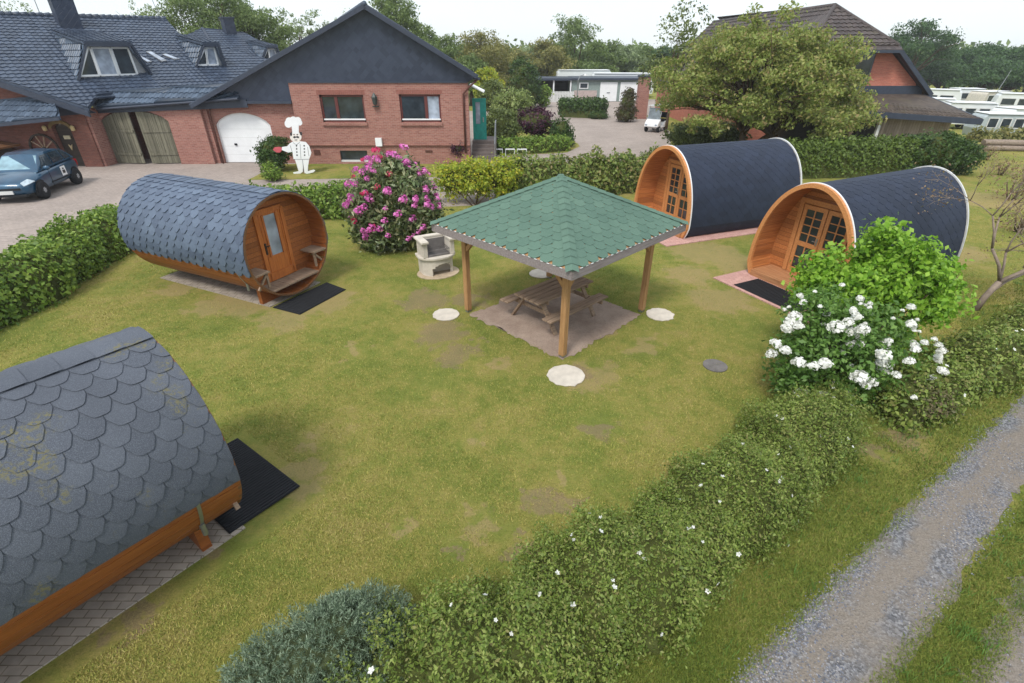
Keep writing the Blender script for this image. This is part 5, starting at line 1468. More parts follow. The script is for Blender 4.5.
Fc += [(0, 1, 2, 3, 4), (15, 16, 17, 18, 19)]
mb.add(V, Fc); mb.build('cabin_roof', PAINT, car)
def onside(s, f, g, o=.012):     # f along 0 rear..1 front, g 0 belt..1 roof
    i = min(2, int(f * 3)); q = f * 3 - i
    def P(i): return Vector(V[i * 5 + (4 if s > 0 else 0)]), Vector(V[i * 5 + (3 if s > 0 else 1)])
    (b0, t0), (b1, t1) = P(i), P(i + 1)
    return b0.lerp(b1, q).lerp(t0.lerp(t1, q), g) + Vector((0, s * o, .004))
CARGLASS = m_glass('car_glass', S(46, 58, 66), .05)
for s in (1, -1):
    for f0, f1 in ((.07, .32), (.36, .64), (.67, .93)):
        mb = MB(); k = 4
        A = [onside(s, f0 + (f1 - f0) * i / k, .12) for i in range(k + 1)]; B = [onside(s, f0 + (f1 - f0) * i / k, .86) for i in range(k + 1)]
        mb.add(A + B, [(i, i + 1, k + 2 + i, k + 1 + i) for i in range(k)])
        mb.build('side_window', CARGLASS, car)
    mb = MB(); mb.lathe([(0, -.08), (.1, -.04), (.11, .05), (0, .09)], 10, (.72, s * .95, 1.0), .7, 1); mb.build('mirror', PAINT, car, True)
    for x in (-1.25, 1.28):
        w_ = thing('wheel', None, None); w_.parent = car; w_.location = (x, s * .79, .32)
        mb = MB(); mb.lathe([(.2, -.11), (.3, -.11), (.325, -.06), (.325, .06), (.3, .11), (.2, .11)], 28); o = mb.build('tyre', BLACK, w_, True); o.rotation_euler = (PI / 2, 0, 0)
        mb = MB()
        mb.tube([(.195 * math.cos(2 * PI * i / 20), s * .085, .195 * math.sin(2 * PI * i / 20)) for i in range(21)], .018, 5)
        mb.prism([(.19 * math.cos(2 * PI * i / 16), s * .06, .19 * math.sin(2 * PI * i / 16)) for i in range(16)], (0, s * .01, 0))
        for i in range(7): a = 2 * PI * i / 7; mb.bar((0, s * .1, 0), (.2 * math.cos(a), s * .095, .2 * math.sin(a)), .05, .025, (0, 1, 0))
        mb.build('rim', RIM, w_)
        mb = MB(); mb.prism([(x + .4 * math.cos(PI * i / 12), s * .835, .3 + .4 * math.sin(PI * i / 12)) for i in range(13)], (0, s * .006, 0)); mb.build('wheel_arch', BLACK, car)
    mb = MB(); mb.prism([(1.45, s * .8, .66), (1.72, s * .73, .62), (1.86, s * .6, .56), (1.84, s * .52, .68), (1.6, s * .66, .77)], (.03, s * .03, .03)); mb.build('headlight', m_plain('headlight_glass', S(190, 205, 215), .15), car, bevel=.01)
    mb = MB()
    for x in (-.55, .52): mb.bb(x - .006, x + .006, s * .856, s * .864, .32, .95)
    mb.bb(-.9, .6, s * .858, s * .868, .44, .48); mb.build('door_seam', BLACK, car)
mb = MB(); mb.add([Vector(V[15]) * .94 + Vector((.09, 0, .03)), Vector(V[16]) * .96 + Vector((.06, 0, .03)), Vector(V[17]) + Vector((.02, 0, -.03)), Vector(V[18]) * .96 + Vector((.06, 0, .03)), Vector(V[19]) * .94 + Vector((.09, 0, .03))], [(0, 1, 2, 3, 4)]); mb.build('windscreen', m_glass('windscreen_glass', S(130, 160, 172), .06), car)
mb = MB(); mb.add([Vector(V[0]) * .97 + Vector((-.07, 0, .03)), Vector(V[1]) * .97 + Vector((-.06, 0, .03)), Vector(V[3]) * .97 + Vector((-.06, 0, .03)), Vector(V[4]) * .97 + Vector((-.07, 0, .03))], [(0, 1, 2, 3)]); mb.build('rear_window', CARGLASS, car)
mb = MB(); mb.bb(1.9, 1.985, -.26, .26, .34, .46); mb.build('number_plate', OFFWHITE, car)
mb = MB(); mb.bb(1.87, 1.965, -.5, .5, .47, .54); mb.build('grille', BLACK, car); mb = MB(); mb.bb(1.84, 1.955, -.62, .62, .24, .31); mb.build('air_intake', BLACK, car)
mb = MB(); mb.bb(-.62, -.28, .862, .872, .52, .86); dp = mb.build('door_sticker', WHITE, car)
mb = MB(); mb.bb(-.54, -.36, .873, .876, .6, .72); mb.bb(-.5, -.4, .873, .876, .74, .8); mb.build('sticker_mark', DKL, dp)
for s in (1, -1):
    mb = MB(); mb.bb(-1.93, -1.86, s * .58, s * .74, .66, .9); mb.build('tail_light', m_plain('red_light', S(150, 20, 24), .2), car)

# ------------------------------------------------------------------ golf cart
gc_ = gnd(655, 132)
gc = thing('golf_cart', 'white golf cart with black seat and canopy parked on the far paving', 'golf cart', (gc_.x + .2, gc_.y + .6, .004), R(-125))
mb = MB(); mb.bb(-1.15, .9, -.55, .55, .28, .42); mb.prism([(.5, -.56, .4), (1.25, -.56, .4), (1.2, -.56, .68), (.8, -.56, .95), (.62, -.56, .95)], (0, 1.12, 0)); mb.prism([(-1.15, -.56, .42), (-.2, -.56, .42), (-.2, -.56, .72), (-1.15, -.56, .82)], (0, 1.12, 0)); mb.build('body', WHITE, gc, bevel=.05)
mb = MB(); mb.bb(-.75, -.15, -.52, .52, .722, .9); mb.bar((-.72, 0, .95), (-.88, 0, 1.35), 1.0, .12, (1, 0, 0)); mb.build('seat', BLACK, gc, bevel=.03)
mb = MB(); mb.bb(-1.15, .75, -.6, .6, 1.86, 1.92); mb.build('canopy', OFFWHITE, gc, bevel=.02)
mb = MB()
for s in (1, -1): mb.tube([(.78, s * .5, .9), (.5, s * .52, 1.87)], .025, 6); mb.tube([(-1.0, s * .52, .8), (-1.0, s * .52, 1.87)], .025, 6)
mb.build('canopy_post', METAL, gc)
mb = MB(); mb.prism([(.8, -.48, .95), (.8, .48, .95), (.55, .48, 1.75), (.55, -.48, 1.75)], (.01, 0, 0)); mb.build('windscreen', m_glass('cart_screen', S(120, 130, 135), .1), gc)
mb = MB(); mb.tube([(.62, .25, .9), (.42, .25, 1.08)], .02, 6); mb.tube([(.42 + .12 * math.sin(2 * PI * i / 14) * .6, .25 + .17 * math.cos(2 * PI * i / 14), 1.08 + .12 * math.sin(2 * PI * i / 14)) for i in range(15)], .015, 5); mb.build('steering_wheel', BLACK, gc)
for x in (-.75, .82):
    for s in (1, -1):
        mb = MB(); mb.lathe([(.0, -.1), (.2, -.1), (.24, -.05), (.24, .05), (.2, .1), (0, .1)], 18); o = mb.build('wheel', BLACK, gc, True); o.rotation_euler = (PI / 2, 0, 0); o.location = (x, s * .5, .24)
        mb = MB(); mb.lathe([(0, -.01), (.12, -.01), (.1, .02), (0, .025)], 12); h_ = mb.build('rim', METAL, gc, True); h_.rotation_euler = (-s * PI / 2, 0, 0); h_.location = (x, s * .6, .24)
for s in (1, -1):
    mb = MB(); mb.bb(1.19, 1.24, s * .4 - .08, s * .4 + .08, .5, .62); mb.build('headlight', GLASS_PALE, gc)

# ------------------------------------------------------------------ caravans and park homes
CARA = m_plain('caravan_white', S(214, 218, 220), .4, 0, .06, 1.0, .05)
CARAG = m_plain('caravan_grey', S(168, 178, 182), .5, 0, .08, 1.0, .05)
def caravan(label, x, y, L, W, hgt_, rz, mat=CARA, n=3, awn=False, gap=None, group='caravans on the camping ground'):
    t = thing('caravan', label, 'caravan', (x, y, dip(x, y)), rz, group)
    mb = MB(); z0 = .45
    pr = [(-L / 2, z0), (L / 2, z0), (L / 2 + .12, z0 + .7), (L / 2 - .1, hgt_ - .25), (L / 2 - .4, hgt_), (-L / 2 + .4, hgt_), (-L / 2 + .1, hgt_ - .25), (-L / 2 - .12, z0 + .7)]
    mb.prism([(a, -W / 2, b) for a, b in pr], (0, W, 0)); mb.build('body', mat, t, bevel=.06)
    mb = MB(); mb.prism([(-L / 2 + .3, -W / 2 - .12, hgt_ + .01), (L / 2 - .3, -W / 2 - .12, hgt_ + .01), (L / 2 - .3, W / 2 + .1, hgt_ + .01), (-L / 2 + .3, W / 2 + .1, hgt_ + .01)], (0, 0, .04)); mb.build('roof', WHITE, t)
    for i in range(n):
        x0 = -L / 2 + .5 + (L - 1.0) * i / n; x1 = x0 + (L - 1.0) / n - .25
        mb = MB(); mb.bb(x0, x1, -W / 2 - .03, -W / 2 - .005, 1.25, 2.0); w_ = mb.build('window', GLASS, t, bevel=.01)
        mb = MB()
        for a, b in (((x0, 1.25), (x1, 1.25)), ((x0, 2.0), (x1, 2.0)), ((x0, 1.25), (x0, 2.0)), ((x1, 1.25), (x1, 2.0))): mb.bar((a[0], -W / 2 - .035, a[1]), (b[0], -W / 2 - .035, b[1]), .07, .04, (0, 1, 0))
        mb.build('frame', OFFWHITE, w_)
    mb = MB(); mb.bb(-L / 2 + .1, L / 2 - .1, -W / 2 - .012, -W / 2 - .003, .85, .95); mb.build('stripe', CARAG, t)
    for s in (1, -1):
        mb = MB(); mb.lathe([(0, -.1), (.28, -.1), (.3, 0), (.28, .1), (0, .1)], 16); o = mb.build('wheel', BLACK, t); o.rotation_euler = (PI / 2, 0, 0); o.location = (0, s * (W / 2 - .15), .3)
    return t
def px(x, y, Y): return at(x, y, Y).x
caravan('white caravan with a row of three windows, right beside the annex roof edge', px(972, 100, 56), 56, 4.4, 2.2, 2.45, R(-22), CARA, 3)
caravan('pale grey caravan nearest the meadow hedge at the right edge', px(1004, 112, 47), 47, 3.9, 2.1, 2.3, R(-12), CARAG, 3)
caravan('low white caravan half hidden by the annex roof corner', px(936, 97, 62), 62, 4.2, 2.2, 2.4, R(-35), CARA, 2)
caravan('white caravan behind the pale grey one at the right edge', px(1022, 104, 52), 52, 3.8, 2.2, 2.3, R(8), CARA, 2)
caravan('distant white caravan below the tree line, just right of the brick gable', px(942, 92, 74), 74, 4.4, 2.2, 2.6, R(-40), CARA, 2)
caravan('distant cream caravan below the dark wood, under the slanting mast', px(990, 94, 74), 74, 4.6, 2.3, 2.4, R(15), m_plain('caravan_cream', S(190, 184, 170), .5), 2)
caravan('distant white caravan under the dark wood at the right edge', px(1018, 96, 68), 68, 4.2, 2.2, 2.5, R(-30), CARA, 2)
caravan('small distant white caravan between the cream one and the brick gable', px(966, 93, 78), 78, 4.0, 2.2, 2.5, R(-10), CARA, 2)
caravan('long white mobile home behind the garages, left of the chimneyed one', px(583, 74, 84), 84, 8, 3, 3.3, 0, CARA, 4, group='mobile homes behind the garages')
caravan('long white mobile home behind the garages, nearest the brick pillar', px(622, 76, 80), 80, 8.5, 3, 3.0, R(-6), CARA, 4, group='mobile homes behind the garages')
c_ = at(992, 98, 70); ms = thing('mast', 'thin slanting white mast among the far caravans', 'mast', (c_.x, 70, dip(c_.x, 70))); mb = MB(); mb.tube([(0, 0, 0), (.3, 0, 2.5), (.9, 0, 5.0)], [.05, .04, .025], 6); mb.build('pole', METAL, ms)
# log pile
lg = gnd(1005, 151); lt = thing('log_pile', 'low pile of grey logs on the meadow before the right hedge', 'logs', (lg.x, lg.y, 0), R(-8))
for i, (y, z) in enumerate(((0, .16), (.34, .16), (.68, .16), (.17, .46), (.5, .46))):
    mb = MB(); mb.tube([(-1.3 + .1 * (i % 3), y, z), (0, y + .02, z + .01), (1.3 - .12 * (i % 2), y, z)], [.15, .16, .15], 10); mb.build('log', BARK_PALE, lt)
# white metal racks before the small hedge
for i, xp in enumerate((498, 510, 522)):
    g_ = gnd(xp, 156.5); t = thing('metal_rack', ('white tubular bicycle rack before the low hedge, nearest the steps', 'white tubular bicycle rack before the low hedge, the middle one', 'white tubular bicycle rack before the low hedge, farthest from the steps')[i], 'bicycle rack', (g_.x, g_.y, 0), 0, 'white racks before the low hedge')
    mb = MB(); mb.tube([(-.27, 0, 0), (-.27, 0, .4), (.27, 0, .4), (.27, 0, 0)], .022, 6); mb.tube([(-.27, .25, 0), (-.27, .25, .4), (.27, .25, .4), (.27, .25, 0)], .022, 6)
    for x in (-.27, .27): mb.tube([(x, 0, .4), (x, .25, .4)], .02, 6)
    mb.build('frame', WHITE, t)

# ------------------------------------------------------------------ leaf colours
LF_HORN = m_leaf('hornbeam_leaf', [S(76, 104, 38), S(106, 136, 50), S(134, 160, 66), S(156, 178, 82)])
LF_DARK = m_leaf('dark_hedge_leaf', [S(48, 70, 32), S(66, 92, 40), S(86, 112, 50)])
LF_POT = m_leaf('potentilla_leaf', [S(86, 106, 46), S(110, 132, 56), S(136, 154, 72), S(154, 168, 88), S(142, 134, 84)])
LF_JUN = m_leaf('juniper_needle', [S(80, 98, 76), S(106, 126, 100), S(132, 150, 124), S(150, 166, 142)], .1)
LF_RHODO = m_leaf('rhododendron_leaf', [S(76, 92, 54), S(100, 118, 70), S(128, 140, 92), S(158, 150, 110)], .15, .4, .5)
LF_LIME = m_leaf('lime_green_leaf', [S(98, 140, 38), S(124, 168, 48), S(150, 190, 64), S(166, 200, 82)], .4)
LF_LILAC = m_leaf('flowering_bush_leaf', [S(76, 110, 46), S(100, 136, 60), S(122, 154, 76)])
LF_YELLOW = m_leaf('yellow_green_leaf', [S(124, 146, 44), S(152, 170, 56), S(180, 186, 66), S(206, 190, 60)], .35)
LF_PURPLE = m_leaf('purple_leaf', [S(48, 22, 38), S(70, 32, 52), S(92, 46, 68)], .2)
LF_OLIVE = m_leaf('olive_leaf', [S(78, 92, 46), S(102, 116, 60), S(128, 140, 78)])
LF_VARI = m_leaf('variegated_leaf', [S(110, 128, 66), S(142, 158, 92), S(170, 180, 118)])
LF_CHERRY = m_leaf('cherry_tree_leaf', [S(104, 122, 56), S(132, 148, 70), S(156, 168, 88), S(170, 172, 102), S(168, 146, 102)], .4)
LF_FAR1 = m_leaf('far_green_leaf', [S(90, 112, 58), S(114, 134, 72), S(134, 150, 90)], .35)
LF_FAR2 = m_leaf('far_olive_leaf', [S(112, 116, 60), S(138, 136, 74), S(156, 148, 92)], .35)
LF_FAR3 = m_leaf('far_dark_leaf', [S(50, 76, 42), S(68, 98, 52), S(90, 120, 66)], .3)
LF_FAR4 = m_leaf('far_pale_leaf', [S(114, 132, 88), S(136, 152, 106), S(150, 166, 124)], .35)
LF_PINK = m_leaf('sparse_russet_leaf', [S(128, 104, 84), S(150, 126, 96), S(120, 120, 70)], .2)
FL_PINK = m_leaf('pink_petal', [S(206, 92, 172), S(224, 122, 194), S(236, 156, 212)], .25)
FL_RED = m_leaf('crimson_petal', [S(196, 52, 96), S(214, 76, 116)], .25)
FL_WHITE = m_leaf('white_petal', [S(232, 232, 224), S(245, 245, 240), S(250, 250, 248)], .25)

# ------------------------------------------------------------------ hedges
hedge('hedge', 'light green clipped hedge running along the yard at the left, behind the barrel cabin', [(-12.6, 8.6), (-12.5, 11.5), (-12.9, 14.5), (-13.7, 17.2)], 1.9, [1.15, 1.2, 1.1, 1.0], LF_HORN, .1, 480, wob=.22)
hedge('hedge', 'light green clipped hedge between the door-side barrel cabin and the pink rhododendron', [(-13.0, 17.6), (-10.0, 18.9), (-7.6, 19.3), (-5.0, 19.8)], 1.4, [1.0, 1.1, 1.15, 1.1], LF_HORN, .12, 380, wob=.1)
hedge('hedge', 'loose green hedge behind the gazebo roof, reaching to the farther pod', [(-.6, 22.3), (1.5, 22.4), (3.6, 22.9), (5.6, 23.6), (6.9, 24.6)], 1.3, [1.45, 1.6, 1.55, 1.5, 1.4], m_leaf('green_hedge_leaf', [S(82, 102, 44), S(116, 136, 60), S(146, 160, 84), S(154, 136, 94)]), .13, 330, wob=.22)
hedge('hedge', 'dark green neatly clipped hedge behind the pods, below the annex', [(10.4, 25.6), (14.2, 26.4), (20.2, 27.0)], 1.3, [1.5, 1.7, 1.8], m_leaf('clipped_dark_leaf', [S(72, 92, 36), S(96, 118, 48), S(122, 142, 62)]), .12, 360, wob=.05, rounded=4)
hedge('hedge', 'low bright green hedge in front of the purple bush, white racks before it', [(-.9, 33.2), (1.2, 33.5), (2.6, 34.0), (3.5, 34.6)], .9, [.85, .9, .9, .85], LF_HORN, .13, 260, wob=.06, rounded=4)
hedge('hedge', 'box-cut green hedge on the far side of the yard before the garages', [(4.9, 54.5), (9.0, 53.2)], 1.8, [1.6, 1.6], LF_DARK, .2, 130, wob=.04, rounded=6)
hedge('hedge', 'rough low hedge along the camping ground at the right edge', [(36, 41.5), (42, 41), (48, 40)], 1.6, [1.2, 1.1, 1.3], LF_FAR2, .22, 90, wob=.3, z=-.85)

# the long potentilla hedge across the foreground
pc = [(-1.5, 1.3), (-.95, 2.1), (-.05, 2.8), (.98, 3.45), (2.2, 4.25), (3.4, 5.15), (4.45, 6.0), (5.3, 6.75)]
pot, psurf, pL = hedge('flowering_hedge', 'long bushy low hedge with small white flowers running diagonally across the foreground', pc, [1.5, 1.7, 1.6, 1.5, 1.4, 1.4, 1.4, 1.2], [.95, 1.0, .95, .85, .76, .78, .8, .75], LF_POT, .036, 2900, wob=.24, lumpiness=1.5, rounded=2.1, aspect=.5, pockets=11)
def sprigs(parent, surf, Lh, n, leaf, mat, name='sprig', length=.12):
    s = rng.uniform(0, Lh, n); a = np.arccos(rng.uniform(-1, 1, n)); P, N = surf(s, a, rng.uniform(.98, 1.05, n)); N = unit(N + rng.normal(size=N.shape) * .5 + np.array([0, 0, .5]))
    k = 9
    f = np.tile(np.linspace(0, 1, k), n)
    C = np.repeat(P, k, 0) + np.repeat(N, k, 0) * (f * length)[:, None] + rng.normal(size=(n * k, 3)) * .018
    leaves(name, C, np.repeat(N, k, 0) * .3 + rng.normal(size=(n * k, 3)), leaf, mat, parent, .5)
sprigs(pot, psurf, pL, 3200, .032, LF_POT, length=.15)
# a small flower: five petals, shared mesh
def flower_mesh(name, r, mat, n=5, parent=None):
    mb = MB()
    for i in range(n):
        a = 2 * PI * i / n; c, s = math.cos(a), math.sin(a)
        q = lambda x, y, z: (c * x - s * y, s * x + c * y, z)
        mb.add([q(0, 0, 0), q(.6 * r, -.36 * r, .12 * r), q(r, 0, .2 * r), q(.6 * r, .36 * r, .12 * r)], [(0, 1, 2, 3)])
    return mb.build(name, mat, parent, recalc=False)
fl = None
for i in range(75):
    s = np.array([rng.uniform(.05, 1) * pL]); a = np.array([PI * rng.uniform(.35, 1.0) if i > 12 else rng.uniform(0, PI)])
    P, N = psurf(s, PI - a if False else a, np.array([1.06]))
    if fl is None: fl = flower_mesh('flower', .03, FL_WHITE, 5, pot); o = fl
    else: o = fl.copy(); COL.objects.link(o)
    o.location = P[0]; o.rotation_euler = Vector(unit(N)[0] + rng.normal(size=3) * .3).to_track_quat('Z', 'Y').to_euler(); k_ = rng.uniform(.7, 1.2); o.scale = (k_, k_, k_)
hb, hsurf, hL = hedge('flowering_hedge', 'low bushy hedge with few white flowers along the track at the right edge', [(6.35, 6.95), (8.4, 7.9), (10.5, 8.95), (12.5, 10.1), (15, 11.7)], 1.25, [.7, .8, .8, .85, .9], LF_POT, .06, 1000, wob=.25, lumpiness=1.3, rounded=2.1)
for i in range(22):
    P, N = hsurf(np.array([rng.uniform(.1, .7) * hL]), np.array([rng.uniform(.5, 1) * PI]), np.array([1.06]))
    o = fl.copy(); COL.objects.link(o); o.parent = hb; o.location = P[0]; o.rotation_euler = Vector(unit(N)[0]).to_track_quat('Z', 'Y').to_euler(); o.scale = (1.3, 1.3, 1.3)

# blue-green juniper in the bottom left foreground
jt = thing('juniper', 'blue-green spreading juniper bush at the bottom of the photo, left end of the foreground hedge', 'shrub', (-1.78, 2.44, 0))
JB = [((0, .1, .45), (.72, .6, .45)), ((.3, .42, .42), (.5, .45, .38)), ((-.42, -.1, .4), (.45, .45, .36)), ((.45, -.2, .45), (.5, .5, .4)), ((0, -.5, .45), (.7, .6, .42)), ((.12, .3, .62), (.36, .34, .3))]
Q = []; Dd = []
for i, (c, r_) in enumerate(JB):
    P, D = blob_points(c, r_, 700, 40 + i, .84, .22, .05); Q.append(P); Dd.append(D)
P = np.concatenate(Q); D = unit(np.concatenate(Dd) + np.array([0, 0, .55]) + rng.normal(size=(len(P), 3)) * .35)
k = 22
f = np.tile(np.linspace(0, 1, k), len(P)); per = rng.normal(size=(len(P) * k, 3))
C = np.repeat(P, k, 0) + np.repeat(D, k, 0) * (f * .13)[:, None] + per * .014 * (1.15 - f)[:, None]
ax = unit(np.repeat(D, k, 0) * .9 + rng.normal(size=(len(C), 3)) * .55)
sd = unit(np.cross(ax, rng.normal(size=(len(C), 3)))); ln = rng.uniform(.028, .05, (len(C), 1))
Vq = np.stack([C, C + ax * ln * .5 + sd * .0042, C + ax * ln, C + ax * ln * .5 - sd * .0042], 1)
mesh_quads('foliage', Vq, LF_JUN, jt)
merge_core([(c, (r_[0] * .88, r_[1] * .88, r_[2] * .9), 40 + i) for i, (c, r_) in enumerate(JB)], jt, 'inner_twigs', m_plain('juniper_inner', S(70, 78, 54), .95, 0, .3, 14, .8, .05), .22)
mb = MB(); mb.tube([(0, 0, -.02), (.05, .05, .3)], [.05, .03], 6); mb.tube([(0, 0, 0), (.3, .3, .4)], [.04, .015], 5); mb.build('stem', BARK, jt)

# ------------------------------------------------------------------ rhododendron
g_ = gnd(396, 250)
rd = bush('rhododendron', 'tall rhododendron covered in pink and purple blossom beside the concrete barbecue', 'shrub', g_.x, g_.y + .35,
          [(0, 0, 1.4, 1.4, 1.25, 1.35, 1.0), (-.55, -.1, 1.0, .95, .9, .9, .4), (.6, 0, 1.0, .95, .9, .95, .4), (.15, .1, 2.1, .85, .8, .75, .35), (-.3, -.2, .55, .9, .8, .55, .3)], LF_RHODO, .15, 330, 26, .13, corescale=.74, aspect=.36, amp=.34, stems=6)
def cluster_mesh(name, r, mat, parent, n=26, leaf=.06, flat=.75):
    d = unit(rng.normal(size=(n * 3, 3))); d = d[d[:, 2] > -.5][:n]
    return leaves(name, d * rng.uniform(.55, 1, (len(d), 1)) * np.array([r, r, r * flat]), d + rng.normal(size=d.shape) * .35, leaf, mat, parent, .8)
bA = cluster_mesh('blossom', .11, FL_PINK, rd, 34); bB = cluster_mesh('blossom', .1, FL_RED, rd, 30); bB['label'] = 'crimson blossom'
for i in range(96):
    while True:
        d = unit(rng.normal(size=(1, 3)))[0]
        if d[1] < .35 and d[2] > -.55: break
    w_ = rng.random()
    P = np.array([0, 0, 1.4]) + d * np.array([1.42, 1.3, 1.5]) * (1 + .06 * rng.normal())
    if d[0] > .45 and rng.random() < .3: continue
    src = bB if (P[0] < .2 and rng.random() < .35) else bA
    o = src if i in (0,) and src is bA else src.copy()
    if o is not src: COL.objects.link(o)
    o.location = P; k_ = rng.uniform(.7, 1.5); o.scale = (k_, k_, k_); o.rotation_euler = Vector(d + np.array([0, 0, .3])).to_track_quat('Z', 'Y').to_euler()
bB.location = (-.5, -1.2, 2.0); bB.scale = (1.2, 1.2, 1.2); bA.location = (-.9, -.8, 1.4)

# ------------------------------------------------------------------ white flowering bush and lime green bush at the right
lb_ = bush('flowering_bush', 'tall loose bush with heavy white flower clusters at the end of the foreground hedge', 'shrub', 5.78, 7.5,
           [(-.3, -.1, 1.1, .85, .8, .72, 1.0), (.25, .2, 1.35, .75, .7, .6, .6), (-.4, .2, 1.6, .6, .55, .45, .5), (.5, -.1, .9, .8, .7, .6, .5), (-.2, -.1, .5, .8, .8, .5, .35), (-.75, -.2, 1.0, .4, .4, .5, .3), (-.85, -.3, .65, .45, .45, .45, .35)], LF_LILAC, .075, 105, 38, .11, corescale=0, aspect=.55, amp=.35, stems=16, shell=.4)
wA = cluster_mesh('flower_cluster', .1, FL_WHITE, lb_, 120, .045, .9)
fx = []
for i in range(98):
    # clusters seen on the crown's outer face, thickest on the left flank and along the lower right
    t_ = i / 96
    th_ = rng.uniform(-1, 1)
    d = unit(rng.normal(size=(1, 3)))[0]; d[1] = -abs(d[1]) * .9 + .1; d[2] = abs(d[2]) * .8 if i % 3 else d[2]
    c = [(-.45, -.1, 1.05), (.25, .2, 1.35), (-.4, .2, 1.6), (.55, -.15, .9)][i % 4]; r_ = [(.92, .85, .8), (.8, .75, .66), (.7, .65, .55), (.85, .75, .66)][i % 4]
    P = np.array(c) + unit(d[None])[0] * np.array(r_) * (1.1 if i % 2 else 1.02)
    o = wA if i == 0 else wA.copy()
    if i: COL.objects.link(o)
    o.location = P; k_ = rng.uniform(.3, .85) if i % 4 else rng.uniform(.8, 1.3); o.scale = (k_ * 1.05, k_, k_ * .95); o.rotation_euler = (rng.uniform(-.4, .4), rng.uniform(-.4, .4), rng.uniform(0, 6))
bush('leafy_bush', 'bright lime green leafy bush behind the white flowering bush, in front of the nearer pod', 'shrub', 6.75, 8.85,
     [(-.2, 0, 1.75, .9, .75, .55, .8), (.5, .05, 1.85, .85, .75, .6, .8), (1.05, -.1, 1.45, .7, .7, .6, .6), (-.85, -.2, 1.5, .55, .5, .4, .4), (.15, 0, 2.3, .5, .5, .36, .35), (-1.0, -.1, 1.95, .38, .38, .34, .25), (.0, 0, 2.62, .24, .24, .22, .12), (.7, 0, 2.3, .35, .35, .3, .2), (1.2, 0, 1.9, .35, .35, .35, .2), (.4, 0, .9, .9, .8, .6, .5)], LF_LIME, .085, 85, 48, .11, corescale=0, aspect=.65, amp=.6, stems=14, shell=.4)
# low twiggy patch right of the white bush
bush('shrub', 'small low brownish twiggy shrub between the white flowering bush and the right-hand low hedge', 'shrub', 7.0, 7.0, [(0, 0, .3, .5, .45, .32, 1)], m_leaf('twiggy_leaf', [S(96, 92, 66), S(118, 118, 76), S(130, 110, 90)]), .05, 60, 30, .09, corescale=.6)

# ------------------------------------------------------------------ bare-looking tree at the right edge
tb = thing('ornamental_tree', 'nearly leafless small tree with pale forked trunk at the right edge', 'tree', (11.45, 11.1, 0))
mb = MB(); tips = []
def grow(p, d, ln, r_, dep):
    q = p + d * ln; m = p.lerp(q, .5) + Vector(rng.normal(size=3) * .04 * ln)
    mb.tube([p, m, q], [r_, r_ * .88, r_ * .74], 7 if r_ > .02 else 4)
    if dep == 0: tips.append(q); return
    for k in range(2 if dep > 3 else 3):
        nd = (d + Vector(rng.normal(size=3) * .48) + Vector((.0, 0, .12))).normalized(); grow(q, nd, ln * rng.uniform(.62, .85), r_ * .62, dep - 1)
    tips.append(q)
f_ = Vector((.24, 0, .75)); mb.tube([(0, 0, -.05), (.08, 0, .35), f_], [.085, .07, .062], 9)
grow(f_, Vector((-.62, .1, 1)).normalized(), .95, .04, 5); grow(f_, Vector((-.1, .2, 1)).normalized(), .7, .03, 4); grow(f_, Vector((.75, -.1, .6)).normalized(), .8, .05, 4); grow(Vector((.2, 0, .5)), Vector((.9, .2, .5)).normalized(), .8, .03, 3); grow(f_ + Vector((.4, 0, .35)), Vector((.2, -.2, 1)).normalized(), .75, .032, 4)
mb.build('trunk', BARK_PALE, tb, True)
T = np.array([t[:] for t in tips]); C = np.repeat(T, 7, 0) + rng.normal(size=(len(T) * 7, 3)) * .14
leaves('foliage', C, rng.normal(size=C.shape), .05, LF_PINK, tb, .5)

# ------------------------------------------------------------------ shrubs along the yard
def gbush(name, label, px_, py_, blobs, mat, leaf, n=80, per=28, cr=.15, cat='shrub', **kw):
    g_ = gnd(px_, py_); return bush(name, label, cat, g_.x, g_.y, blobs, mat, leaf, n, per, cr, **kw)
gbush('bush', 'yellow-green loose bush with golden tips between the rhododendron and the gazebo roof', 474, 205, [(0, .4, 1.0, .9, .7, .8, .8), (-.9, .4, .9, .75, .6, .7, .6), (1.0, .4, 1.1, .9, .7, .75, .7)], LF_YELLOW, .1, 130, 32, .15, corescale=.6)
gbush('bush', 'rounded green bush between the white garage door and the chef board', 276, 172, [(0, .3, 1.05, .85, .7, .7, 1), (-.1, .1, .55, .6, .6, .5, .5)], LF_DARK, .11, 110, 28, .13)
gbush('bush', 'small light green bush at the paving edge left of the chef board', 273, 181, [(0, 0, .4, .45, .4, .45, 1)], LF_HORN, .09, 60, 26, .1)
gbush('bush', 'small dark purple bush at the right corner of the gabled house', 459, 163, [(0, 0, .85, .5, .45, .4, 1), (0, 0, .4, .25, .25, .4, .3)], LF_PURPLE, .09, 70, 26, .1)
gbush('bush', 'round dark purple bush behind the low hedge right of the steps', 535, 143, [(0, 0, 1.35, 1.35, 1.2, .95, 1)], LF_PURPLE, .14, 150, 28, .16, amp=.15)
gbush('bush', 'olive green bush beside the entrance steps', 500, 146, [(0, 0, 1.3, 1.25, 1.1, 1.2, 1), (.3, 0, .8, 1.0, 1, .8, .5)], LF_OLIVE, .14, 140, 28, .17)
gbush('bush', 'broad pale variegated bush above the purple bush', 512, 130, [(0, 0, 1.9, 1.5, 1.2, 1.2, 1), (.6, 0, 1.2, 1.2, 1, 1, .5)], LF_VARI, .16, 150, 28, .2)
gbush('bush', 'tall olive bush with open top behind the entrance railing', 492, 125, [(0, 0, 2.4, 1.1, 1, 1.4, 1)], LF_OLIVE, .16, 90, 28, .2)
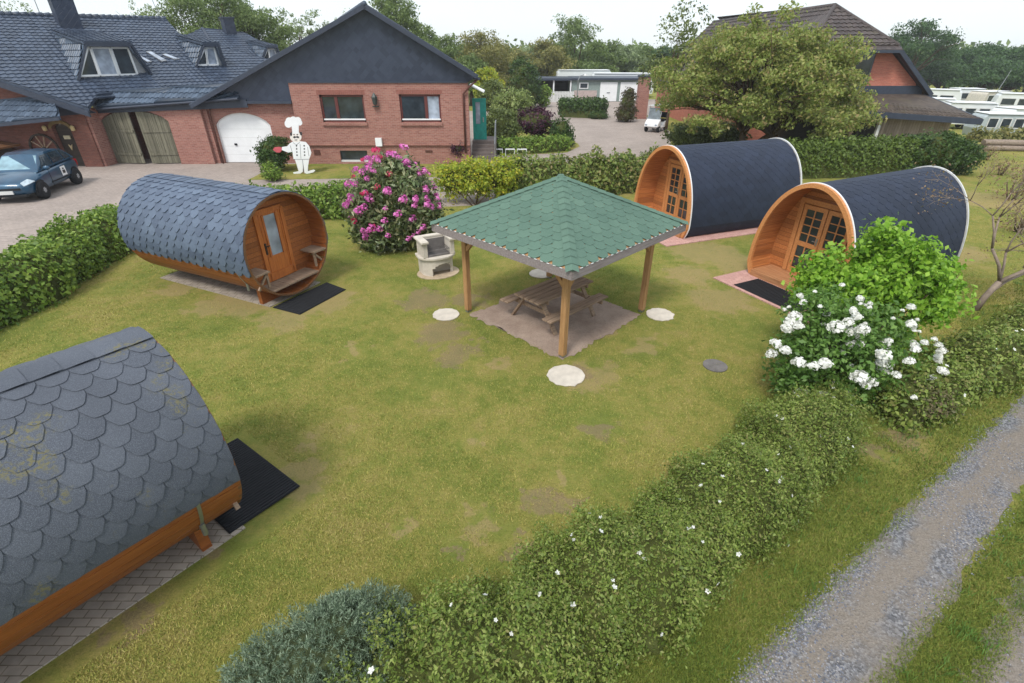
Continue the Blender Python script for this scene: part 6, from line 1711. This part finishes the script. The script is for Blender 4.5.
gbush('bush', 'round green bush at the right end of the low hedge', 560, 146, [(0, 0, .9, .75, .7, .85, 1), (.2, -.4, .5, .6, .6, .5, .5)], LF_DARK, .13, 90, 28, .13)
gbush('conifer', 'bushy dark green column-shaped conifer left of the carport', 523, 108, [(0, 0, 2.6, 1.7, 1.5, 2.6, 1), (.6, 0, 1.6, 1.5, 1.4, 1.6, .5)], LF_DARK, .2, 190, 26, .22, cat='tree', amp=.15)
gbush('bush', 'green rounded bush just right of the column-shaped conifer', 541, 107, [(0, 0, 1.1, 1.2, 1.1, 1.1, 1)], LF_HORN, .18, 80, 26, .2)
gbush('conifer', 'small reddish-brown cone-shaped conifer in front of the brick pillar', 626, 122, [(0, 0, .7, .95, .9, .8, .7), (0, 0, 1.6, .75, .7, 1.0, .5), (0, 0, 2.3, .4, .4, .6, .3)], m_leaf('brown_conifer_leaf', [S(76, 62, 50), S(96, 86, 60), S(84, 100, 60)]), .13, 120, 26, .14, cat='tree', amp=.12)
gbush('bush', 'dark low plants at the end of the far box-cut hedge', 598, 119, [(0, 0, .3, .9, .6, .35, 1)], LF_DARK, .13, 50, 24, .14)
gbush('flowering_bush', 'white-flecked dark green shrub at the right end of the clipped hedge, below the annex', 934, 176, [(0, .5, 1.05, 1.7, .9, 1.05, 1), (-1.2, .5, .9, 1.2, .9, .95, .6), (1.3, .6, .85, 1.2, .9, .85, .8)], LF_DARK, .12, 240, 28, .15)
gbush('bush', 'russet and green loose shrub by the golf cart, at the foot of the big tree', 697, 140, [(0, 0, .8, 1.1, .9, .8, 1), (1.5, -.5, .7, 1.0, .8, .7, .7)], m_leaf('russet_leaf', [S(92, 100, 50), S(140, 124, 80), S(120, 128, 62)]), .14, 110, 26, .17)
gbush('bush', 'bright green spreading bush under the big tree, behind the farther pod', 690, 152, [(0, 0, .9, 1.7, .9, .8, 1), (2.2, .3, .9, 1.4, .9, .8, .8)], LF_OLIVE, .13, 160, 26, .17)
for i, (px_, py_, s_) in enumerate(((1010, 200, .55), (1000, 175, .45), (985, 160, .4), (1018, 232, .45))):
    gbush('shrub', ('thin russet scrub bush on the meadow at the right edge, above the bare tree', 'thin russet scrub bush in mid meadow', 'thin russet scrub bush nearest the log pile', 'thin russet scrub bush lowest on the meadow')[i], px_, py_, [(0, 0, s_, s_ * 1.6, s_, s_, 1)], LF_PINK, .07, 40, 14, .2, corescale=0, stems=8)

# ------------------------------------------------------------------ trees
g_ = gnd(757, 163)
bt = []
gb = np.random.default_rng(21)
for i in range(92):
    th = gb.uniform(0, 2 * PI); el = gb.uniform(-.6, 1.0) ; rr2 = gb.uniform(.55, 1.0)
    ce = math.sqrt(max(0, 1 - max(0, el) ** 2))
    r_ = gb.uniform(.75, 1.35)
    bt.append((5.4 * rr2 * ce * math.cos(th), 3.6 * rr2 * ce * math.sin(th), 3.85 + 3.05 * rr2 * el, r_ * 1.25, r_ * 1.1, r_ * .62, .1 * r_))
for q in ((.4, 0, 7.3), (-1.4, 0, 7.0), (-5.4, 0, 4.6), (5.0, 0, 3.4), (3.4, 0, 5.3), (-3.4, 0, 5.7)): bt.append((*q, .6, .6, .7, .05))
tree('broadleaf_tree', 'large spreading olive-green tree with several trunks in front of the right brick house', g_.x - .3, g_.y + .8, 7.2, bt,
     LF_CHERRY, .15, 115, 78, .3, .2, trunks=3, split=.22, limbs=16, shell=.2, amp=.4, flat=.6)
g_ = gnd(650, 140)
tree('sapling', 'thin airy tree with sparse leaves left of the big tree, above the golf cart', g_.x + 2.2, g_.y + 4, 8.4, [(0, 0, 5.2, 2.4, 2, 2.4, 1), (.3, 0, 7.5, 2.2, 1.6, 1.2, .4), (-1.2, 0, 4.2, 1.6, 1.4, 1.2, .4)], LF_OLIVE, .2, 60, 26, .4, .1, shell=.2, limbs=16)
def ftree(label, px_, ytop, Y, w, mat, base=58, leaf=None, name='tree', lobes=4, group='trees beyond the houses', per=40, nclump=60, dense=1.0, trunk=.25, zlo=None):
    top = at(px_, ytop, Y); X, h = top.x, top.z
    leaf = leaf or Y * .0032
    z_lo = h * .25 if zlo is None else zlo
    cr = [(0, 0, (h + z_lo) / 2, w * .33, w * .33, (h - z_lo) * .36, .5)]
    nl = lobes + 6
    for k in range(nl):
        a = 2 * PI * k * .382 + rng.uniform(0, 1); f_ = (k + .5) / nl; zz = z_lo + (h - z_lo) * (.12 + .76 * f_)
        wr = w * .36 * math.sin(PI * (.2 + .7 * f_)) ; q_ = rng.uniform(.75, 1.2)
        cr.append((math.cos(a) * wr, math.sin(a) * wr, zz, w * .2 * q_, w * .2 * q_, (h - z_lo) * .12 * q_, .17))
    cr.append((rng.normal() * w * .05, 0, h - (h - z_lo) * .09, w * .13, w * .13, (h - z_lo) * .1, .1))
    zb = dip(X, Y); cr = [(a, b, c - zb, *r) for a, b, c, *r in cr]
    return tree(name, label, X, Y, h - zb, cr, mat, leaf, int(nclump * dense * 1.25), int(per * 1.5), w * .05 + .1, trunk, group=group, shell=.45, amp=.3, limbs=7, split=.3, corescale=.0, z=zb)
ftree('big dark green tree behind the farmhouse roof, right of the aerial', 195, -20, 58, 10, LF_FAR1, dense=2.6, zlo=5)
ftree('mid green tree behind the far end of the farmhouse roof', 250, 2, 62, 7, LF_FAR1, dense=2.0, zlo=4)
ftree('thin feathery pale birch, left of two, behind the slate gable', 288, 8, 70, 4.5, LF_FAR4, name='birch', dense=.45, per=22, zlo=3)
ftree('thin feathery pale birch, right of two, behind the slate gable', 312, 10, 72, 4.5, LF_FAR4, name='birch', dense=.45, per=22, zlo=3)
ftree('pale feathery tree just left of the gable peak', 345, 12, 74, 4, LF_FAR4, dense=.45, per=22, zlo=3)
ftree('tall green tree directly behind the gable peak', 392, -10, 64, 6, LF_FAR1, dense=1.7, zlo=4)
ftree('pale bare-topped tree above the far left of the farmhouse roof', 142, 0, 75, 6, LF_FAR4, dense=.35, per=18, zlo=4)
ftree('grey-green tree at the top left corner behind the farmhouse', 8, -4, 75, 6, LF_FAR4, dense=.35, per=18, zlo=4)
tl = [('mid green tree right of the gable slope', 425, 26, 85, 8, LF_FAR1), ('broad green tree above the right gable slope', 455, 36, 80, 9, LF_FAR1), ('olive-brown rounded tree right of the gabled house', 482, 30, 76, 9, LF_FAR2), ('olive tree with a spiky top above the variegated bush', 506, 44, 84, 8, LF_FAR2),
      ('pale green tree behind the column-shaped conifer', 530, 48, 92, 9, LF_FAR4), ('olive tree left of the tall middle tree', 548, 40, 88, 8, LF_FAR2), ('tallest green tree above the carport', 580, 14, 92, 10, LF_FAR1), ('mid green tree above the garages', 604, 42, 100, 9, LF_FAR1), ('pale green tree above the white mobile homes', 625, 47, 105, 9, LF_FAR4),
      ('dull green tree left of the thin airy tree', 645, 46, 108, 10, LF_FAR1), ('dark green tree seen left of the brown roof', 668, 48, 104, 9, LF_FAR3), ('small yellow-flowering tree above the tall olive bush', 489, 68, 60, 3, LF_YELLOW), ('low green tree behind the far conifer', 512, 58, 84, 7, LF_FAR3),
      ('low green tree behind the carport roof', 548, 60, 98, 8, LF_FAR1), ('low dull green tree behind the mobile homes', 600, 58, 110, 9, LF_FAR3), ('low pale tree behind the brick pillar', 640, 58, 112, 9, LF_FAR4), ('light green tree right behind the gable eave', 470, 56, 66, 5, LF_FAR1)]
for lb, px_, yt, Y, w, m in tl: ftree(lb, px_, yt, Y, w, m, dense=1.1, zlo=1.0)
ftree('tall round dark tree with sky gaps behind the right gable', 928, 22, 95, 12, LF_FAR3, dense=1.1, zlo=3.5, trunk=.4)
tr_ = [('dark green tree at the left end of the right-hand wood', 958, 54, 105, 13), ('dark tree in the right-hand wood above the far white caravan', 978, 50, 100, 13), ('dark tree in the right-hand wood above the slanting mast', 1000, 46, 104, 14), ('dark tree in the right-hand wood at the right edge', 1022, 49, 98, 13), ('dark green tree at the frame edge behind the wood', 1046, 46, 106, 14), ('low dark tree filling the front of the right-hand wood', 990, 62, 92, 12), ('low dark tree in front of the wood at the right edge', 1020, 64, 92, 12), ('low dark tree between the round tree and the wood', 948, 62, 98, 12)]
for i, (lb, px_, yt, Y, w) in enumerate(tr_): ftree(lb, px_, yt, Y, w, LF_FAR3, dense=1.5, zlo=.5, trunk=.4)
# far wood on the horizon
PX = []; 
for x in range(-130, 1180, 7):
    Y = rng.uniform(150, 190); yt = 50 + 2 * math.sin(x * .02) + rng.normal() * 2.5
    t_ = at(x, yt, Y); n = 130
    d = rng.normal(size=(n, 3)) * np.array([3.2, 3, 0]); z = rng.uniform(0, 1, n) ** .7 * (t_.z - np.abs(d[:, 0]) * .35).clip(1)
    PX.append(np.stack([t_.x + d[:, 0], np.full(n, Y) + d[:, 1], z], 1))
PX = np.concatenate(PX)
C = np.repeat(PX, 3, 0) + rng.normal(size=(len(PX) * 3, 3)) * .8
w_ = leaves('far_wood', C, rng.normal(size=C.shape) + np.array([0, -.4, .5]), 1.3, LF_FAR1, None, .7); tag(w_, 'hazy band of distant woodland along the horizon', 'woodland', kind='stuff')

# ------------------------------------------------------------------ mown grass blades on the lawn and verge
def inpoly(P, poly):
    x, y = P[:, 0], P[:, 1]; r = np.zeros(len(P), bool); n = len(poly)
    for i in range(n):
        (x0, y0), (x1, y1) = poly[i][:2], poly[(i + 1) % n][:2]
        c = ((y0 > y) != (y1 > y)) & (x < (x1 - x0) * (y - y0) / (y1 - y0 + 1e-12) + x0); r ^= c
    return r
def rect(cx, cy, phi, x0, x1, y0, y1): return rectq(cx, cy, phi, x0, x1, y0, y1)
EX = [rect(GX, 10.82, R(45), -1.42, 1.42, -1.42, 1.42), rect(-5.5, 11.88, -.448, -4.5, 1.15, -1.05, 1.0), rect(-4.235, 5.064, .931, -4.6, 1.02, -1.2, 1.1), rect(5.27, 17.79, .374, -.95, 5, -1.85, 1.7), rect(7.35, 12.25, .4557, -1.15, 5, -1.6, 1.5)]
for px_, py_ in ((446, 315), (566, 376), (660, 315), (541, 274)):
    g_ = gnd(px_, py_); EX.append([(g_.x + .34 * math.cos(a), g_.y + .34 * math.sin(a)) for a in np.linspace(0, 2 * PI, 14)[:-1]])
n = 2300000
Y_ = 2.2 + (22 - 2.2) * rng.random(n) ** 1.75; X_ = (rng.random(n) * 2 - 1) * (Y_ * .9 + 3.2)
P = np.stack([X_, Y_], 1)
ok = np.ones(n, bool)
for e in EX: ok &= ~inpoly(P, e)
tn = (P[:, 0] - 2.2) * .557 - (P[:, 1] - 2.64) * .83
jitn = tn + rng.normal(size=n) * .06
ok &= ~((jitn > .02) & (jitn < .84)) & ~((jitn > 1.42) & (jitn < 2.5))
yard = [(-60, 6), (-14.6, 6), (-14.4, 14), (-13.6, 17.6), (-9, 19.6), (-5.6, 20.3), (-1.2, 20.9), (3.4, 23.4), (6.2, 24.6), (9.5, 33), (-60, 60)]
ok &= ~inpoly(P, yard)
keep = np.ones(n)
for x, y, r_, kd in WEAR:
    d = np.hypot(P[:, 0] - x, P[:, 1] - y) * (1 + .3 * np.sin(P[:, 0] * 5 + y) * np.sin(P[:, 1] * 6 + x))
    keep = np.minimum(keep, np.clip((d - r_ * .45) / (r_ * .8), .18 if kd == 0 else .06, 1))
vx = .5 + .5 * np.sin(P[:, 0] * 1.7 + 1.3 * np.sin(P[:, 1] * 1.1)) * np.sin(P[:, 1] * 1.9 + np.sin(P[:, 0] * .9))
verge = tn > -2.0
keep *= np.where(verge, 1.0, .25 + .6 * vx) * np.clip(1.25 - P[:, 1] * .05, .45, 1)
ok &= rng.random(n) < keep * .62
P = P[ok]; tn = tn[ok]; n = len(P)
dist = np.hypot(P[:, 0], P[:, 1])
hgt_ = rng.uniform(.014, .034, n) * np.where(tn > -1.9, 1.5, 1.0) * np.where((tn > .8), .8, 1); wid = rng.uniform(.0028, .005, n) * (1 + dist * .045)
a = rng.uniform(0, 2 * PI, n); ln = rng.uniform(.2, 1.3, n); b = rng.uniform(0, 2 * PI, n)
base = np.concatenate([P, np.full((n, 1), .001)], 1)
sd = np.stack([np.cos(a), np.sin(a), np.zeros(n)], 1) * wid[:, None]
tip = base + np.stack([np.cos(b) * ln, np.sin(b) * ln, np.ones(n)], 1) * hgt_[:, None]
GR = NM('grass_blade'); rr0 = GR.island(); nn0 = GR.noise(GR.pos(), .55, 6, .65); nn1 = GR.noise(GR.pos(), 3.2, 6, .7)
fac = GR.math('ADD', GR.math('MULTIPLY', rr0, .5), GR.math('ADD', GR.math('MULTIPLY', nn0, .45), GR.math('MULTIPLY', nn1, .35)))
GR.col(GR.ramp(fac, [(.28, S(88, 110, 50)), (.45, S(118, 134, 60)), (.6, S(148, 150, 76)), (.8, S(174, 164, 92)), (1.0, S(188, 172, 120))])); GR = GR.fin(.8, 0, .15)
GV = NM('verge_blade'); rv = GV.island(); nv0 = GV.noise(GV.pos(), 1.3, 6, .65)
GV.col(GV.ramp(GV.math('ADD', GV.math('MULTIPLY', rv, .45), GV.math('MULTIPLY', nv0, .6)), [(.25, S(80, 98, 42)), (.5, S(106, 122, 52)), (.7, S(132, 138, 66)), (.9, S(160, 144, 94))])); GV = GV.fin(.8, 0, .15)
B3 = np.stack([base - sd, base + sd, tip], 1); vm = tn > -1.75 + .25 * np.sin(P[:, 0] * 2.1)
ga_ = mesh_quads('grass', B3[~vm], GR, None, 3); tag(ga_, 'short mown grass of the lawn', 'grass', kind='stuff')
gb_ = mesh_quads('grass', B3[vm], GV, None, 3); tag(gb_, 'greener grass on the verge beside the gravel track', 'grass', kind='stuff')
# tufts of longer weeds on the verge and along hedges
tuft = []
for i in range(420):
    s_, n_ = rng.uniform(-2, 18), rng.choice([rng.uniform(-1.9, -.05), rng.uniform(.85, 1.4)]); q = trk(s_, n_)
    m = 22; A = rng.uniform(0, 2 * PI, m); Lr = rng.uniform(.04, .11, m); o_ = np.array([q[0], q[1], 0]) + np.stack([rng.normal(size=m) * .05, rng.normal(size=m) * .05, np.zeros(m)], 1)
    s2 = np.stack([-np.sin(A), np.cos(A), np.zeros(m)], 1) * .005
    tuft.append(np.stack([o_ - s2, o_ + s2, o_ + np.stack([np.cos(A) * .6, np.sin(A) * .6, np.ones(m)], 1) * Lr[:, None]], 1))
t_ = mesh_quads('weeds', np.concatenate(tuft), LF_LILAC, None, 3); tag(t_, 'longer weed tufts along the gravel track', 'weeds', kind='stuff')
# loose stones on the track
n = 24000
s_ = 14 * rng.random(n) ** 1.6 - 1.5; n_ = np.concatenate([rng.normal(.08, .1, n // 3), rng.normal(.62, .12, n // 3), rng.uniform(-.02, 2.3, n - 2 * (n // 3))])
okk = (np.sin(s_ * 1.3 + n_ * 3) + .6 * np.sin(s_ * 3.1) > -.15 + .35 * rng.normal(size=n)) & ((n_ > -.12) & (n_ < .9)) | (n_ > 1.42) & (rng.random(n) < .4)
s_, n_ = s_[okk], n_[okk]; n = len(s_)
c = np.stack([2.2 + .83 * s_ + .557 * n_, 2.64 + .557 * s_ - .83 * n_, np.full(n, .008)], 1)
r_ = rng.uniform(.005, .0125, (n, 1, 1)); oct_ = np.array([(1, 0, 0), (0, 1, 0), (-1, 0, 0), (0, -1, 0), (0, 0, .8), (0, 0, -.5)])
V = c[:, None, :] + oct_[None] * r_ * rng.uniform(.6, 1.4, (n, 6, 1))
F8 = np.array([(0, 1, 4), (1, 2, 4), (2, 3, 4), (3, 0, 4)])
me = bpy.data.meshes.new('gravel_stones'); me.vertices.add(n * 6); me.vertices.foreach_set('co', V.astype(np.float32).ravel())
idx = (np.arange(n)[:, None, None] * 6 + F8[None]).astype(np.int32).ravel(); me.loops.add(len(idx)); me.loops.foreach_set('vertex_index', idx)
me.polygons.add(n * 4); me.polygons.foreach_set('loop_start', np.arange(0, n * 12, 3, dtype=np.int32)); me.polygons.foreach_set('loop_total', np.full(n * 4, 3, dtype=np.int32))
STN = NM('track_stone'); STN.col(STN.ramp(STN.island(), [(0, S(80, 84, 96)), (.5, S(114, 118, 130)), (.85, S(146, 146, 152)), (1, S(166, 158, 148))])); me.materials.append(STN.fin(.85, 0, .3)); me.update(calc_edges=True)
tag(link(bpy.data.objects.new('gravel_stones', me)), 'loose grey stones scattered on the track', 'gravel', kind='stuff')
print('TRIS', sum(len(o.data.polygons) for o in bpy.data.objects if o.type == 'MESH'))

# ------------------------------------------------------------------ thin summer haze
hz = MB(); hz.bb(-260, 260, -40, 260, -2.4, 26)
HZ = bpy.data.materials.new('haze'); HZ.use_nodes = True
for n_ in list(HZ.node_tree.nodes):
    if n_.type != 'OUTPUT_MATERIAL': HZ.node_tree.nodes.remove(n_)
pv = HZ.node_tree.nodes.new('ShaderNodeVolumePrincipled'); pv.inputs['Color'].default_value = (.92, .95, 1, 1); pv.inputs['Density'].default_value = 0.0006
pv.inputs['Anisotropy'].default_value = .2
HZ.node_tree.links.new(pv.outputs[0], [n_ for n_ in HZ.node_tree.nodes if n_.type == 'OUTPUT_MATERIAL'][0].inputs['Volume'])
tag(hz.build('haze', HZ), kind='stuff')
